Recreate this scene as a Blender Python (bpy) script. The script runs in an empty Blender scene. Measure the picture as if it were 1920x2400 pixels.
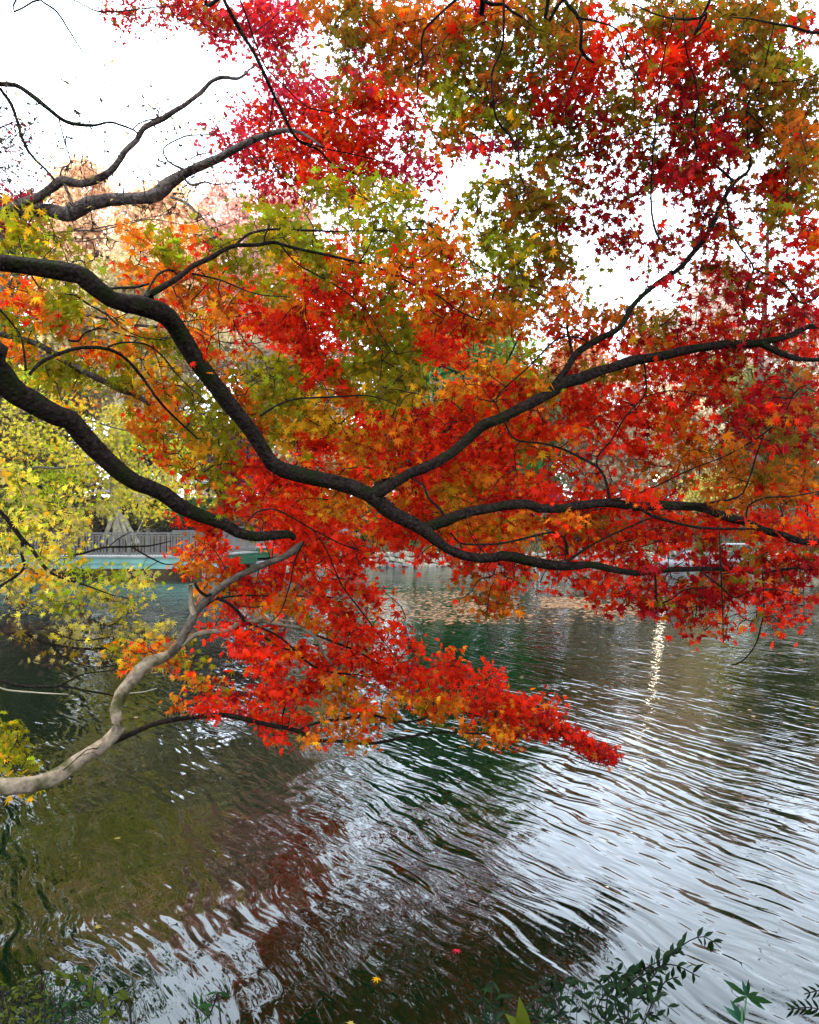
import bpy, math, random
import numpy as np
from mathutils import Vector
random.seed(7)
RNG = np.random.default_rng(11)
PI = math.pi
S = bpy.context.scene
COL = S.collection

# ------------------------------------------------------------ camera
F = 1733.0            # focal length in pixels of the 1920x2400 photograph
CAMZ = 2.2
PITCH = math.atan(43.0 / F)
cd = bpy.data.cameras.new('camera')
cam = bpy.data.objects.new('camera', cd)
COL.objects.link(cam)
cam.location = (0, 0, CAMZ)
cam.rotation_euler = (PI / 2 + PITCH, 0, 0)
cd.sensor_fit = 'VERTICAL'
cd.sensor_height = 24.0
cd.lens = 24.0 * F / 2400.0
cd.clip_start = 0.05
cd.clip_end = 2000
S.camera = cam

# ------------------------------------------------------------ world, sun, exposure
SUN_EL, SUN_AZ = math.radians(46), math.radians(272)   # azimuth from +Y, clockwise: high on the left
w = bpy.data.worlds.new('World')
S.world = w
w.use_nodes = True
nt = w.node_tree
nt.nodes.clear()
out = nt.nodes.new('ShaderNodeOutputWorld')
bg = nt.nodes.new('ShaderNodeBackground')
sky = nt.nodes.new('ShaderNodeTexSky')
sky.sky_type = 'NISHITA'
sky.sun_disc = False
sky.sun_elevation = SUN_EL
sky.sun_rotation = SUN_AZ
sky.dust_density = 4.0
sky.air_density = 1.0
sky.ozone_density = 1.0
mixc = nt.nodes.new('ShaderNodeMix'); mixc.data_type = 'RGBA'
tc = nt.nodes.new('ShaderNodeTexCoord')
nz = nt.nodes.new('ShaderNodeTexNoise'); nz.inputs['Scale'].default_value = 2.2; nz.inputs['Detail'].default_value = 5
mr = nt.nodes.new('ShaderNodeMapRange')
mr.inputs['From Min'].default_value = 0.3; mr.inputs['From Max'].default_value = 0.7
mr.inputs['To Min'].default_value = 0.72; mr.inputs['To Max'].default_value = 0.95
nt.links.new(tc.outputs['Generated'], nz.inputs['Vector'])
nt.links.new(nz.outputs['Fac'], mr.inputs['Value'])
nt.links.new(mr.outputs['Result'], mixc.inputs['Factor'])
nt.links.new(sky.outputs[0], mixc.inputs['A'])
mixc.inputs['B'].default_value = (10.6, 12.2, 14.2, 1)      # thin bright cloud
nt.links.new(mixc.outputs['Result'], bg.inputs['Color'])
bg.inputs['Strength'].default_value = 0.15
nt.links.new(bg.outputs[0], out.inputs[0])

sl = bpy.data.lights.new('sun', 'SUN')
sun = bpy.data.objects.new('sun', sl)
COL.objects.link(sun)
sl.energy = 1.3
sl.angle = math.radians(8.0)
sl.color = (1.0, 0.93, 0.80)
sd = Vector((math.sin(SUN_AZ) * math.cos(SUN_EL), math.cos(SUN_AZ) * math.cos(SUN_EL), math.sin(SUN_EL)))
sun.rotation_euler = (-sd).to_track_quat('-Z', 'Y').to_euler()

S.view_settings.view_transform = 'Standard'
S.view_settings.look = 'None'
S.view_settings.gamma = 1.0
S.view_settings.exposure = 2.0
S.render.engine = 'CYCLES'
S.cycles.max_bounces = 8
S.cycles.diffuse_bounces = 3
S.cycles.glossy_bounces = 3
S.cycles.transmission_bounces = 5
S.cycles.transparent_max_bounces = 6
S.cycles.volume_bounces = 0
S.cycles.use_denoising = True

CP, SP = math.cos(PITCH), math.sin(PITCH)
def P(u, v, d):
    """point at ground distance d (metres along Y) on the sight line of pixel (u, v)"""
    x = (u - 960.0) / F
    y = (1200.0 - v) / F
    dy = CP - y * SP
    dz = SP + y * CP
    return np.array((x / dy * d, d, CAMZ + dz / dy * d))

# ------------------------------------------------------------ helpers
def link(o, parent=None):
    COL.objects.link(o)
    if parent is not None:
        o.parent = parent
    return o
def tag(o, label=None, cat=None, group=None, kind=None):
    if label: o['label'] = label
    if cat: o['category'] = cat
    if group: o['group'] = group
    if kind: o['kind'] = kind
    return o
def empty(name, loc, label, cat, group=None):
    o = bpy.data.objects.new(name, None)
    o.location = [float(c) for c in loc]
    o.empty_display_size = 0.2
    link(o)
    return tag(o, label, cat, group)
def mesh_np(name, verts, faces, mat, cols=None, smooth=False, origin=None):
    """verts (n,3), faces (m,k) arrays -> mesh data"""
    verts = np.asarray(verts, dtype=np.float32)
    if origin is not None:
        verts = verts - np.asarray(origin, dtype=np.float32)
    faces = np.asarray(faces, dtype=np.int32)
    k = faces.shape[1]
    me = bpy.data.meshes.new(name)
    me.vertices.add(len(verts)); me.vertices.foreach_set('co', verts.ravel())
    me.loops.add(faces.size); me.loops.foreach_set('vertex_index', faces.ravel())
    me.polygons.add(len(faces))
    me.polygons.foreach_set('loop_start', np.arange(0, faces.size, k, dtype=np.int32))
    me.polygons.foreach_set('loop_total', np.full(len(faces), k, dtype=np.int32))
    if smooth:
        me.polygons.foreach_set('use_smooth', np.ones(len(faces), dtype=bool))
    if cols is not None:
        a = me.color_attributes.new('Col', 'FLOAT_COLOR', 'POINT')
        c4 = np.ones((len(verts), 4), dtype=np.float32); c4[:, :3] = cols
        a.data.foreach_set('color', c4.ravel())
    me.materials.append(mat)
    me.update(calc_edges=True)
    return me
def obj(name, me, parent=None, loc=None):
    o = bpy.data.objects.new(name, me)
    if loc is not None: o.location = [float(c) for c in loc]
    return link(o, parent)

class MB:
    """collects quads/tris as python lists"""
    def __init__(s): s.v = []; s.f = []
    def box(s, c, size, rz=0.0, tilt=0.0, jit=0.0):
        n = len(s.v)
        hx, hy, hz = size[0] / 2, size[1] / 2, size[2] / 2
        ca, sa = math.cos(rz), math.sin(rz)
        ct, st = math.cos(tilt), math.sin(tilt)
        for dx, dy, dz in ((-1,-1,-1),(1,-1,-1),(1,1,-1),(-1,1,-1),(-1,-1,1),(1,-1,1),(1,1,1),(-1,1,1)):
            x = dx * hx + random.uniform(-jit, jit); y = dy * hy + random.uniform(-jit, jit); z = dz * hz + random.uniform(-jit, jit)
            x, z = x * ct + z * st, -x * st + z * ct
            s.v.append((c[0] + x * ca - y * sa, c[1] + x * sa + y * ca, c[2] + z))
        for q in ((3,2,1,0),(4,5,6,7),(0,1,5,4),(1,2,6,5),(2,3,7,6),(3,0,4,7)):
            s.f.append(tuple(n + i for i in q))
        return s
    def mesh(s, name, mat, origin=None, bevel=0.0):
        me = bpy.data.meshes.new(name)
        vv = s.v if origin is None else [(a - origin[0], b - origin[1], c - origin[2]) for a, b, c in s.v]
        me.from_pydata(vv, [], s.f); me.materials.append(mat); me.update()
        if bevel > 0:
            import bmesh
            bm = bmesh.new(); bm.from_mesh(me)
            bmesh.ops.bevel(bm, geom=bm.edges[:], offset=bevel, segments=1, affect='EDGES')
            bm.to_mesh(me); bm.free()
        return me

def catmull(pts, step):
    """pts (n,k) -> densely sampled curve; 4th column is the radius"""
    pts = np.asarray(pts, dtype=float)
    P0 = np.vstack([2 * pts[0] - pts[1], pts, 2 * pts[-1] - pts[-2]])
    outp = []
    for i in range(len(pts) - 1):
        a, b, c, d = P0[i], P0[i+1], P0[i+2], P0[i+3]
        n = max(2, int(np.linalg.norm((c - b)[:3]) / step))
        for t in np.arange(n) / n:
            outp.append(0.5 * ((2*b) + (-a + c) * t + (2*a - 5*b + 4*c - d) * t*t + (-a + 3*b - 3*c + d) * t**3))
    outp.append(pts[-1])
    r = np.array(outp)
    r[:, 3] = np.clip(r[:, 3], 0.0008, None)
    return r
def tube(path, sides=8, rough=0.0, seed=0):
    """path (n,4) -> verts, quads"""
    p = path[:, :3]; r = path[:, 3]
    n = len(p)
    t = np.gradient(p, axis=0)
    t /= np.linalg.norm(t, axis=1)[:, None] + 1e-9
    ref = np.array((0.13, 0.21, 0.97))
    a = np.cross(t, ref); a /= np.linalg.norm(a, axis=1)[:, None] + 1e-9
    b = np.cross(t, a)
    ang = np.arange(sides) * 2 * PI / sides
    rr = np.repeat(r[:, None], sides, 1)
    if rough > 0:
        g = np.random.default_rng(seed)
        lo = g.normal(0, 1, (n // 4 + 2, sides))
        idx = np.arange(n) / 4.0
        i0 = idx.astype(int); fr = (idx - i0)[:, None]
        rr = rr * (1 + rough * (lo[i0] * (1 - fr) + lo[np.minimum(i0 + 1, len(lo) - 1)] * fr) + 0.4 * rough * g.normal(0, 1, (n, sides)))
    v = p[:, None, :] + rr[:, :, None] * (np.cos(ang)[None, :, None] * a[:, None, :] + np.sin(ang)[None, :, None] * b[:, None, :])
    v = v.reshape(-1, 3)
    i = np.arange(n - 1)[:, None] * sides; j = np.arange(sides)[None, :]; j2 = (j + 1) % sides
    q = np.stack([i + j, i + j2, i + sides + j2, i + sides + j], -1).reshape(-1, 4)
    return v, q
def merge(parts):
    vs, qs, o = [], [], 0
    for v, q in parts:
        vs.append(v); qs.append(q + o); o += len(v)
    return np.vstack(vs), np.vstack(qs)

# ------------------------------------------------------------ materials
def newmat(name):
    m = bpy.data.materials.new(name); m.use_nodes = True
    n = m.node_tree; n.nodes.clear()
    o = n.nodes.new('ShaderNodeOutputMaterial')
    return m, n, o
def bark(name, c1, c2, scale=30, moss=None, bump=0.5, rough=0.9):
    m, n, o = newmat(name)
    b = n.nodes.new('ShaderNodeBsdfPrincipled'); b.inputs['Roughness'].default_value = rough
    b.inputs['Specular IOR Level'].default_value = 0.03
    t = n.nodes.new('ShaderNodeTexCoord')
    z = n.nodes.new('ShaderNodeTexNoise'); z.inputs['Scale'].default_value = scale; z.inputs['Detail'].default_value = 6; z.inputs['Roughness'].default_value = 0.7
    r = n.nodes.new('ShaderNodeValToRGB')
    r.color_ramp.elements[0].position = 0.32; r.color_ramp.elements[0].color = (*c1, 1)
    r.color_ramp.elements[1].position = 0.68; r.color_ramp.elements[1].color = (*c2, 1)
    n.links.new(t.outputs['Object'], z.inputs['Vector'])
    n.links.new(z.outputs['Fac'], r.inputs['Fac'])
    col = r.outputs['Color']
    if moss:
        z2 = n.nodes.new('ShaderNodeTexNoise'); z2.inputs['Scale'].default_value = 7; z2.inputs['Detail'].default_value = 4
        r2 = n.nodes.new('ShaderNodeValToRGB')
        r2.color_ramp.elements[0].position = 0.52; r2.color_ramp.elements[0].color = (0, 0, 0, 1)
        r2.color_ramp.elements[1].position = 0.64; r2.color_ramp.elements[1].color = (1, 1, 1, 1)
        mx = n.nodes.new('ShaderNodeMix'); mx.data_type = 'RGBA'
        n.links.new(t.outputs['Object'], z2.inputs['Vector']); n.links.new(z2.outputs['Fac'], r2.inputs['Fac'])
        n.links.new(r2.outputs['Color'], mx.inputs['Factor']); n.links.new(col, mx.inputs['A'])
        mx.inputs['B'].default_value = (*moss, 1)
        col = mx.outputs['Result']
    n.links.new(col, b.inputs['Base Color'])
    v = n.nodes.new('ShaderNodeTexVoronoi'); v.inputs['Scale'].default_value = scale * 1.5
    n.links.new(t.outputs['Object'], v.inputs['Vector'])
    ad = n.nodes.new('ShaderNodeMath'); ad.operation = 'ADD'
    n.links.new(z.outputs['Fac'], ad.inputs[0]); n.links.new(v.outputs['Distance'], ad.inputs[1])
    bp = n.nodes.new('ShaderNodeBump'); bp.inputs['Strength'].default_value = bump; bp.inputs['Distance'].default_value = 0.01
    n.links.new(ad.outputs[0], bp.inputs['Height']); n.links.new(bp.outputs[0], b.inputs['Normal'])
    n.links.new(b.outputs[0], o.inputs[0])
    return m
def leafmat(name, trans=0.5, gloss=0.003, tboost=1.25, rough=0.42):
    m, n, o = newmat(name)
    a = n.nodes.new('ShaderNodeAttribute'); a.attribute_name = 'Col'
    t = n.nodes.new('ShaderNodeTexCoord')
    z = n.nodes.new('ShaderNodeTexNoise'); z.inputs['Scale'].default_value = 55; z.inputs['Detail'].default_value = 3
    n.links.new(t.outputs['Object'], z.inputs['Vector'])
    mr = n.nodes.new('ShaderNodeMapRange'); mr.inputs['From Min'].default_value = 0.3; mr.inputs['From Max'].default_value = 0.7
    mr.inputs['To Min'].default_value = 0.72; mr.inputs['To Max'].default_value = 1.15
    n.links.new(z.outputs['Fac'], mr.inputs['Value'])
    mu = n.nodes.new('ShaderNodeVectorMath'); mu.operation = 'MULTIPLY'
    n.links.new(a.outputs['Color'], mu.inputs[0]); n.links.new(mr.outputs['Result'], mu.inputs[1])
    mu2 = n.nodes.new('ShaderNodeVectorMath'); mu2.operation = 'SCALE'; mu2.inputs['Scale'].default_value = tboost
    n.links.new(mu.outputs[0], mu2.inputs[0])
    d = n.nodes.new('ShaderNodeBsdfDiffuse'); tr = n.nodes.new('ShaderNodeBsdfTranslucent'); g = n.nodes.new('ShaderNodeBsdfGlossy')
    g.inputs['Roughness'].default_value = rough
    n.links.new(mu.outputs[0], d.inputs['Color']); n.links.new(mu2.outputs[0], tr.inputs['Color'])
    m1 = n.nodes.new('ShaderNodeMixShader'); m1.inputs[0].default_value = trans
    m2 = n.nodes.new('ShaderNodeMixShader'); m2.inputs[0].default_value = gloss
    n.links.new(d.outputs[0], m1.inputs[1]); n.links.new(tr.outputs[0], m1.inputs[2])
    n.links.new(m1.outputs[0], m2.inputs[1]); n.links.new(g.outputs[0], m2.inputs[2])
    n.links.new(m2.outputs[0], o.inputs[0])
    return m
def plain(name, c, rough=0.7, noise=0.25, scale=4, metal=0.0, bump=0.0, c2=None):
    m, n, o = newmat(name)
    b = n.nodes.new('ShaderNodeBsdfPrincipled'); b.inputs['Specular IOR Level'].default_value = 0.08; b.inputs['Roughness'].default_value = rough; b.inputs['Metallic'].default_value = metal
    t = n.nodes.new('ShaderNodeTexCoord')
    z = n.nodes.new('ShaderNodeTexNoise'); z.inputs['Scale'].default_value = scale; z.inputs['Detail'].default_value = 6
    r = n.nodes.new('ShaderNodeValToRGB')
    c2 = c2 or tuple(min(1, k * (1 + noise)) for k in c)
    r.color_ramp.elements[0].position = 0.3; r.color_ramp.elements[0].color = (*[k * (1 - noise) for k in c], 1)
    r.color_ramp.elements[1].position = 0.7; r.color_ramp.elements[1].color = (*c2, 1)
    n.links.new(t.outputs['Object'], z.inputs['Vector']); n.links.new(z.outputs['Fac'], r.inputs['Fac'])
    n.links.new(r.outputs['Color'], b.inputs['Base Color'])
    if bump:
        bp = n.nodes.new('ShaderNodeBump'); bp.inputs['Strength'].default_value = bump; bp.inputs['Distance'].default_value = 0.05
        n.links.new(z.outputs['Fac'], bp.inputs['Height']); n.links.new(bp.outputs[0], b.inputs['Normal'])
    n.links.new(b.outputs[0], o.inputs[0])
    return m

M_BARK = bark('maple_bark', (0.0008, 0.0005, 0.0004), (0.018, 0.012, 0.009), 42, bump=1.0, moss=(0.006, 0.0075, 0.002))
M_BARKG = bark('grey_bark', (0.014, 0.010, 0.008), (0.11, 0.088, 0.075), 34, moss=(0.015, 0.010, 0.008), bump=1.0)
M_BARKP = bark('pale_bark', (0.05, 0.036, 0.022), (0.17, 0.13, 0.088), 22, moss=(0.03, 0.028, 0.010), bump=0.5)
M_BARKM = bark('brown_grey_bark', (0.014, 0.010, 0.007), (0.075, 0.058, 0.044), 24, moss=(0.022, 0.020, 0.010), bump=0.8)
M_TWIG = plain('twig_bark', (0.005, 0.0032, 0.003), 0.9, 0.3, 20)
M_BARKW = bark('white_bark', (0.09, 0.075, 0.045), (0.22, 0.19, 0.13), 3, bump=0.2)
M_BARKF = bark('far_bark', (0.03, 0.024, 0.018), (0.08, 0.067, 0.052), 2, bump=0.2)
M_LEAF = leafmat('maple_leaf')
M_FARLEAF = leafmat('far_leaf', 0.4, 0.004, 1.1, 0.6)
M_GREEN = leafmat('green_leaf', 0.2, 0.002, 1.0, 0.35)

# ------------------------------------------------------------ terrain and water
SHORE = np.array([(-2.7, 2.1), (-3.4, 3.6), (-4.4, 5.8), (-6.2, 8.2), (-9.5, 13), (-15, 22), (-23, 33), (-25, 40), (-19, 42.5), (-10, 42),
                  (-5, 44), (0, 45.2), (8, 45.4), (16, 46), (26, 45), (38, 40), (42, 26), (32, 11), (15, 3.4), (6, 2.3), (3.2, 1.9), (1.2, 1.75), (-0.8, 1.7)])
def shore_dist(x, y):
    """signed distance to the shoreline, positive on land"""
    A = SHORE; B = np.roll(SHORE, -1, axis=0)
    best = np.full(x.shape, 1e9); inside = np.zeros(x.shape, bool)
    for (ax, ay), (bx, by) in zip(A, B):
        dx, dy = bx - ax, by - ay
        t = np.clip(((x - ax) * dx + (y - ay) * dy) / (dx*dx + dy*dy), 0, 1)
        best = np.minimum(best, np.hypot(x - ax - t * dx, y - ay - t * dy))
        c = ((ay > y) != (by > y)) & (x < (bx - ax) * (y - ay) / (by - ay + 1e-12) + ax)
        inside ^= c
    return np.where(inside, -best, best)
def ground_z(x, y):
    x = np.asarray(x, float); y = np.asarray(y, float)
    s = shore_dist(x, y)
    far = np.clip((y - 22) / 14, 0, 1)
    sp = np.clip(s, 0, None)
    edge = (0.38 + 0.55 * far) * (1 - np.exp(-sp / 0.35))
    rise = np.where(sp < 12, sp, 12 + (sp - 12) * 0.25) * (0.02 + 0.17 * far)
    rise = np.minimum(rise, 14)
    bumps = 0.05 * np.sin(x * 1.7 + 0.4 * y) * np.sin(y * 1.3 - x * 0.3) * np.clip(sp, 0, 1)
    land = edge + rise + bumps
    return np.where(s > 0, land - 0.06, -0.06 - 1.3 * np.clip(-s / 1.6, 0, 1))
def gz(x, y): return float(ground_z(np.array([x]), np.array([y]))[0])

m, n, o = newmat('soil_and_litter')
b = n.nodes.new('ShaderNodeBsdfPrincipled'); b.inputs['Roughness'].default_value = 0.95; b.inputs['Specular IOR Level'].default_value = 0.03
t = n.nodes.new('ShaderNodeTexCoord')
z1 = n.nodes.new('ShaderNodeTexNoise'); z1.inputs['Scale'].default_value = 0.5; z1.inputs['Detail'].default_value = 8
z2 = n.nodes.new('ShaderNodeTexVoronoi'); z2.inputs['Scale'].default_value = 9
r1 = n.nodes.new('ShaderNodeValToRGB'); r1.color_ramp.elements[0].position = 0.38; r1.color_ramp.elements[1].position = 0.62
r1.color_ramp.elements[0].color = (0.016, 0.011, 0.006, 1); r1.color_ramp.elements[1].color = (0.075, 0.040, 0.022, 1)
hs = n.nodes.new('ShaderNodeMix'); hs.data_type = 'RGBA'; hs.blend_type = 'MULTIPLY'; hs.inputs['Factor'].default_value = 0.45
n.links.new(t.outputs['Object'], z1.inputs['Vector']); n.links.new(t.outputs['Object'], z2.inputs['Vector'])
n.links.new(z1.outputs['Fac'], r1.inputs['Fac']); n.links.new(r1.outputs['Color'], hs.inputs['A']); n.links.new(z2.outputs['Color'], hs.inputs['B'])
n.links.new(hs.outputs['Result'], b.inputs['Base Color'])
bp = n.nodes.new('ShaderNodeBump'); bp.inputs['Strength'].default_value = 0.7; bp.inputs['Distance'].default_value = 0.08
n.links.new(z2.outputs['Distance'], bp.inputs['Height']); n.links.new(bp.outputs[0], b.inputs['Normal'])
n.links.new(b.outputs[0], o.inputs[0])
M_SOIL = m

NG = 240
tt = np.linspace(-1, 1, NG)
gx = np.sinh(tt * 5.2) / math.sinh(5.2) * 420
gy = 20 + np.concatenate([np.linspace(-1, 0, 130, endpoint=False) ** 1, np.linspace(0, 1, 170)])
yy1 = np.linspace(-8, 60, 200)
yy = np.concatenate([np.linspace(-300, -10, 14), yy1, 60 + np.geomspace(1, 400, 36)])
X, Y = np.meshgrid(gx, yy)
Z = ground_z(X, Y)
V = np.stack([X, Y, Z], -1).reshape(-1, 3)
ny, nx = X.shape
i = np.arange(ny - 1)[:, None] * nx; j = np.arange(nx - 1)[None, :]
Q = np.stack([i + j, i + j + 1, i + nx + j + 1, i + nx + j], -1).reshape(-1, 4)
tag(obj('ground', mesh_np('ground', V, Q, M_SOIL, smooth=True)), kind='structure')

# water: one sheet with a fine wind ripple whose crests run from far left to near right
m, n, o = newmat('lake_water')
b = n.nodes.new('ShaderNodeBsdfPrincipled')
b.inputs['Base Color'].default_value = (0.0004, 0.0030, 0.0008, 1)
b.inputs['Roughness'].default_value = 0.02
b.inputs['IOR'].default_value = 1.37
t = n.nodes.new('ShaderNodeTexCoord')
def vmap(rz, sc):
    mp = n.nodes.new('ShaderNodeMapping'); mp.inputs['Rotation'].default_value[2] = rz
    mp.inputs['Scale'].default_value = sc
    return mp
def warp(scale, amt):
    zz = n.nodes.new('ShaderNodeTexNoise'); zz.inputs['Scale'].default_value = scale; zz.inputs['Detail'].default_value = 2
    n.links.new(t.outputs['Object'], zz.inputs['Vector'])
    sb = n.nodes.new('ShaderNodeVectorMath'); sb.operation = 'SUBTRACT'; sb.inputs[1].default_value = (0.5, 0.5, 0.5)
    n.links.new(zz.outputs['Color'], sb.inputs[0])
    sc = n.nodes.new('ShaderNodeVectorMath'); sc.operation = 'SCALE'; sc.inputs['Scale'].default_value = amt
    n.links.new(sb.outputs[0], sc.inputs[0])
    ad = n.nodes.new('ShaderNodeVectorMath'); ad.operation = 'ADD'
    n.links.new(t.outputs['Object'], ad.inputs[0]); n.links.new(sc.outputs[0], ad.inputs[1])
    return ad
ANG = math.atan2(0.50, 0.86)       # direction across the crests
wv = []
wp = warp(0.9, 0.5)
def rot(src, a):
    r = n.nodes.new('ShaderNodeVectorRotate'); r.rotation_type = 'Z_AXIS'; r.inputs['Angle'].default_value = -a
    n.links.new(src, r.inputs['Vector']); return r.outputs[0]
def anis(src, a, sx, sy, detail, rough=0.5):
    mp = vmap(0, (sx, sy, 1)); n.links.new(rot(src, a), mp.inputs['Vector'])
    zz = n.nodes.new('ShaderNodeTexNoise'); zz.inputs['Scale'].default_value = 1.0; zz.inputs['Detail'].default_value = detail
    zz.inputs['Roughness'].default_value = rough
    n.links.new(mp.outputs[0], zz.inputs['Vector']); return zz.outputs['Fac']
def scaled(sock, k):
    mm = n.nodes.new('ShaderNodeMath'); mm.operation = 'MULTIPLY'; mm.inputs[1].default_value = k
    n.links.new(sock, mm.inputs[0]); return mm.outputs[0]
def plus(a, c):
    mm = n.nodes.new('ShaderNodeMath'); mm.operation = 'ADD'
    n.links.new(a, mm.inputs[0]); n.links.new(c, mm.inputs[1]); return mm.outputs[0]
h = scaled(anis(wp.outputs[0], ANG, 9.0, 1.1, 1.0), 1.0)
h = plus(h, scaled(anis(wp.outputs[0], ANG + 0.22, 17.0, 2.6, 1.0), 0.28))
h = plus(h, scaled(anis(t.outputs['Object'], ANG - 1.1, 5.0, 2.2, 1.0), 0.30))
h = plus(h, scaled(anis(t.outputs['Object'], 0.4, 1.1, 0.7, 1.0), 1.1))
calm = n.nodes.new('ShaderNodeTexNoise'); calm.inputs['Scale'].default_value = 0.16; calm.inputs['Detail'].default_value = 2
n.links.new(t.outputs['Object'], calm.inputs['Vector'])
cm = n.nodes.new('ShaderNodeMapRange'); cm.inputs['From Min'].default_value = 0.38; cm.inputs['From Max'].default_value = 0.62
cm.inputs['To Min'].default_value = 0.45; cm.inputs['To Max'].default_value = 1.0
n.links.new(calm.outputs['Fac'], cm.inputs['Value'])
hm = n.nodes.new('ShaderNodeMath'); hm.operation = 'MULTIPLY'; n.links.new(h, hm.inputs[0]); n.links.new(cm.outputs['Result'], hm.inputs[1]); h = hm.outputs[0]
bp = n.nodes.new('ShaderNodeBump'); bp.inputs['Strength'].default_value = 1.0; bp.inputs['Distance'].default_value = 0.021
n.links.new(h, bp.inputs['Height']); n.links.new(bp.outputs[0], b.inputs['Normal'])
n.links.new(b.outputs[0], o.inputs[0])
M_WATER = m
wv_ = np.array([(-60, -3, 0), (60, -3, 0), (60, 60, 0), (-60, 60, 0)], float)
tag(obj('water', mesh_np('water', wv_, [(0, 1, 2, 3)], M_WATER)), kind='structure')

# ------------------------------------------------------------ leaves
def maple_template():
    ang = [0, 36, -36, 76, -76, 126, -126]
    ln = [1.0, 0.93, 0.93, 0.76, 0.76, 0.44, 0.44]
    val = [(18, .40), (-18, .40), (56, .36), (-56, .36), (101, .27), (-101, .27)]
    pts = [(math.radians(a), l, -0.16) for a, l in zip(ang, ln)] + [(math.radians(a), l, 0.02) for a, l in val]
    pts.sort(key=lambda q: q[0])
    v = [(-0.05, 0, 0)] + [(l * math.cos(a), l * math.sin(a), c * l) for a, l, c in pts]
    f = [(0, 1 + k, 2 + k) for k in range(12)]
    return np.array(v), np.array(f)
MT_V, MT_F = maple_template()
SM_V = np.array([(-0.3, 0, 0), (0.1, 0.42, 0.08), (0.8, 0.0, -0.1), (0.1, -0.42, 0.08)]); SM_F = np.array([(0, 1, 2), (0, 2, 3)])
def frames(n_, up=0.6, rnd=1.0, down=0.7, g=RNG):
    nn = g.normal(0, 1, (n_, 3)); nn /= np.linalg.norm(nn, axis=1)[:, None]
    nn = nn * rnd + np.array((0, 0, up)); nn /= np.linalg.norm(nn, axis=1)[:, None]
    tp = g.normal(0, 0.6, (n_, 3)); tp[:, 2] -= down
    tp -= nn * (tp * nn).sum(1)[:, None]; tp /= np.linalg.norm(tp, axis=1)[:, None] + 1e-9
    return tp, np.cross(nn, tp), nn
def leaf_mesh(name, pos, size, cols, mat, tv=MT_V, tf=MT_F, fr=None, origin=None, **kw):
    n_ = len(pos)
    a, b_, c = fr if fr is not None else frames(n_, **kw)
    v = pos[:, None, :] + size[:, None, None] * (tv[None, :, 0, None] * a[:, None, :] + tv[None, :, 1, None] * b_[:, None, :] + tv[None, :, 2, None] * c[:, None, :])
    k = len(tv)
    f = (np.arange(n_)[:, None, None] * k + tf[None]).reshape(-1, 3)
    cc = np.repeat(cols, k, axis=0)
    return mesh_np(name, v.reshape(-1, 3), f, mat, cc, origin=origin)

PAL = {'R': (.92, .026, .003), 'O': (.86, .205, .008), 'Y': (.84, .42, .012), 'G': (.27, .24, .006), 'N': (.52, .12, .010),
       'B': (.24, .15, .010), 'D': (.40, .006, .008), 'M': (.66, .025, .055), 'W': (.78, .62, .05), 'L': (.36, .44, .015),
       'T': (.52, .40, .10), 'K': (.07, .045, .03), 'E': (.05, .10, .02)}
MIXES = {'R': 'RRRRRRRODR', 'O': 'OOOOORRYNOG', 'Y': 'YYYYOGYO', 'G': 'GGGGGYGBGGGL', 'N': 'NNNNBORNO', 'B': 'BBBBGNBN', 'D': 'DDDDDRNDB',
         'M': 'MMMMRDM', 'W': 'WWLWTGLWWYT', 'L': 'LLLWLG', 'T': 'TTTWKT', 'K': 'KKKTKB', 'E': 'EEEG'}
KLEAF = 0.50
def pal_cols(letters, g, jit=0.16):
    c = np.array([PAL[l] for l in letters]) * KLEAF
    return np.clip(c * (1 + g.normal(0, jit, (len(c), 1))) * (1 + g.normal(0, jit * 0.4, (len(c), 3))), 0.002, 0.95)

FG = [
 "....dddDDMMMNBNNNNROBBBrbBBBBBBb",
 "........mmMm.BNNNNGBGBNrrRRRBBbd",
 "..........mb.bmNNNGGbBRRbRRRBBGg",
 "..........mMMBRRNGGNBrRmbrDDdBBB",
 ".........mRmRRRmrGNGGRDdBdDGDBNB",
 "........mMRRRRRmbNmmgGbDdbDDDBBN",
 ".........mRRRRRMm...gBdddDDD..DB",
 "..........mmGRGGm.GgBBbdd.dDdnRB",
 "Gg........GGgGGGgogGBBddd..dd.Br",
 "GGg..OGOG.GGGrGGOOgGGB.dddddn.dR",
 "yggg.OOOOG.OGOgOOOggGNg..d.DDdDD",
 "OOG...ROORGORROGOOONGNg...ddDDdD",
 "GOGyy..OORRRRGOGOROOOrNNNBdRDDDD",
 "Oy.OOOGrOo.RRrGGRR..gnoRRORDDDdR",
 "gGGGGyy.yggGRGGGg.oOOgdbORRRDddd",
 ".yy..YOG.OGGyOGGyoORRORRRRRRDDDD",
 ".....OOGGOGYYyRORRRORRRRRROrDDND",
 "......OYG..yROORRRRROorrrRONNDBD",
 ".......oGRRR.OOORRORorrr.nnnNNBN",
 "........oRRROO.ORYORRRRRRRr.NNNR",
 "......rRRgrRRroRROOOORONRRRRrRRR",
 ".......OR..RRRr.rrRrooRRRrrDdDRD",
 ".......OORRRRR....NRdrrRRDdDDrDD",
 "........oROORRR...nN...rdDRDRdRd",
 "........rRr.ORRr..........rdr.r.",
 "....gOOg.RRRRRRRrr..............",
 ".......oo.R.RORRRRRr............",
 ".......oRRRR.OOOOORRRr..........",
 "G.........rRoOo.OOoORRDD........",
 "G...................rrDDd.......",
 "g..............................."]
SHRUB = ["W", "WWw", "WWW", "WWW", "WYWLLW", "TWLWWw", "KKTTTTt", ".kkkktt"]      # rows 18..25
MIDY = [".LL", "wwwy", "WWwwww.w", "WWWwwLLw", "WLLWWwww", "LLWWWWWw", "KKW", "Kw"]        # rows 14..21

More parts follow.
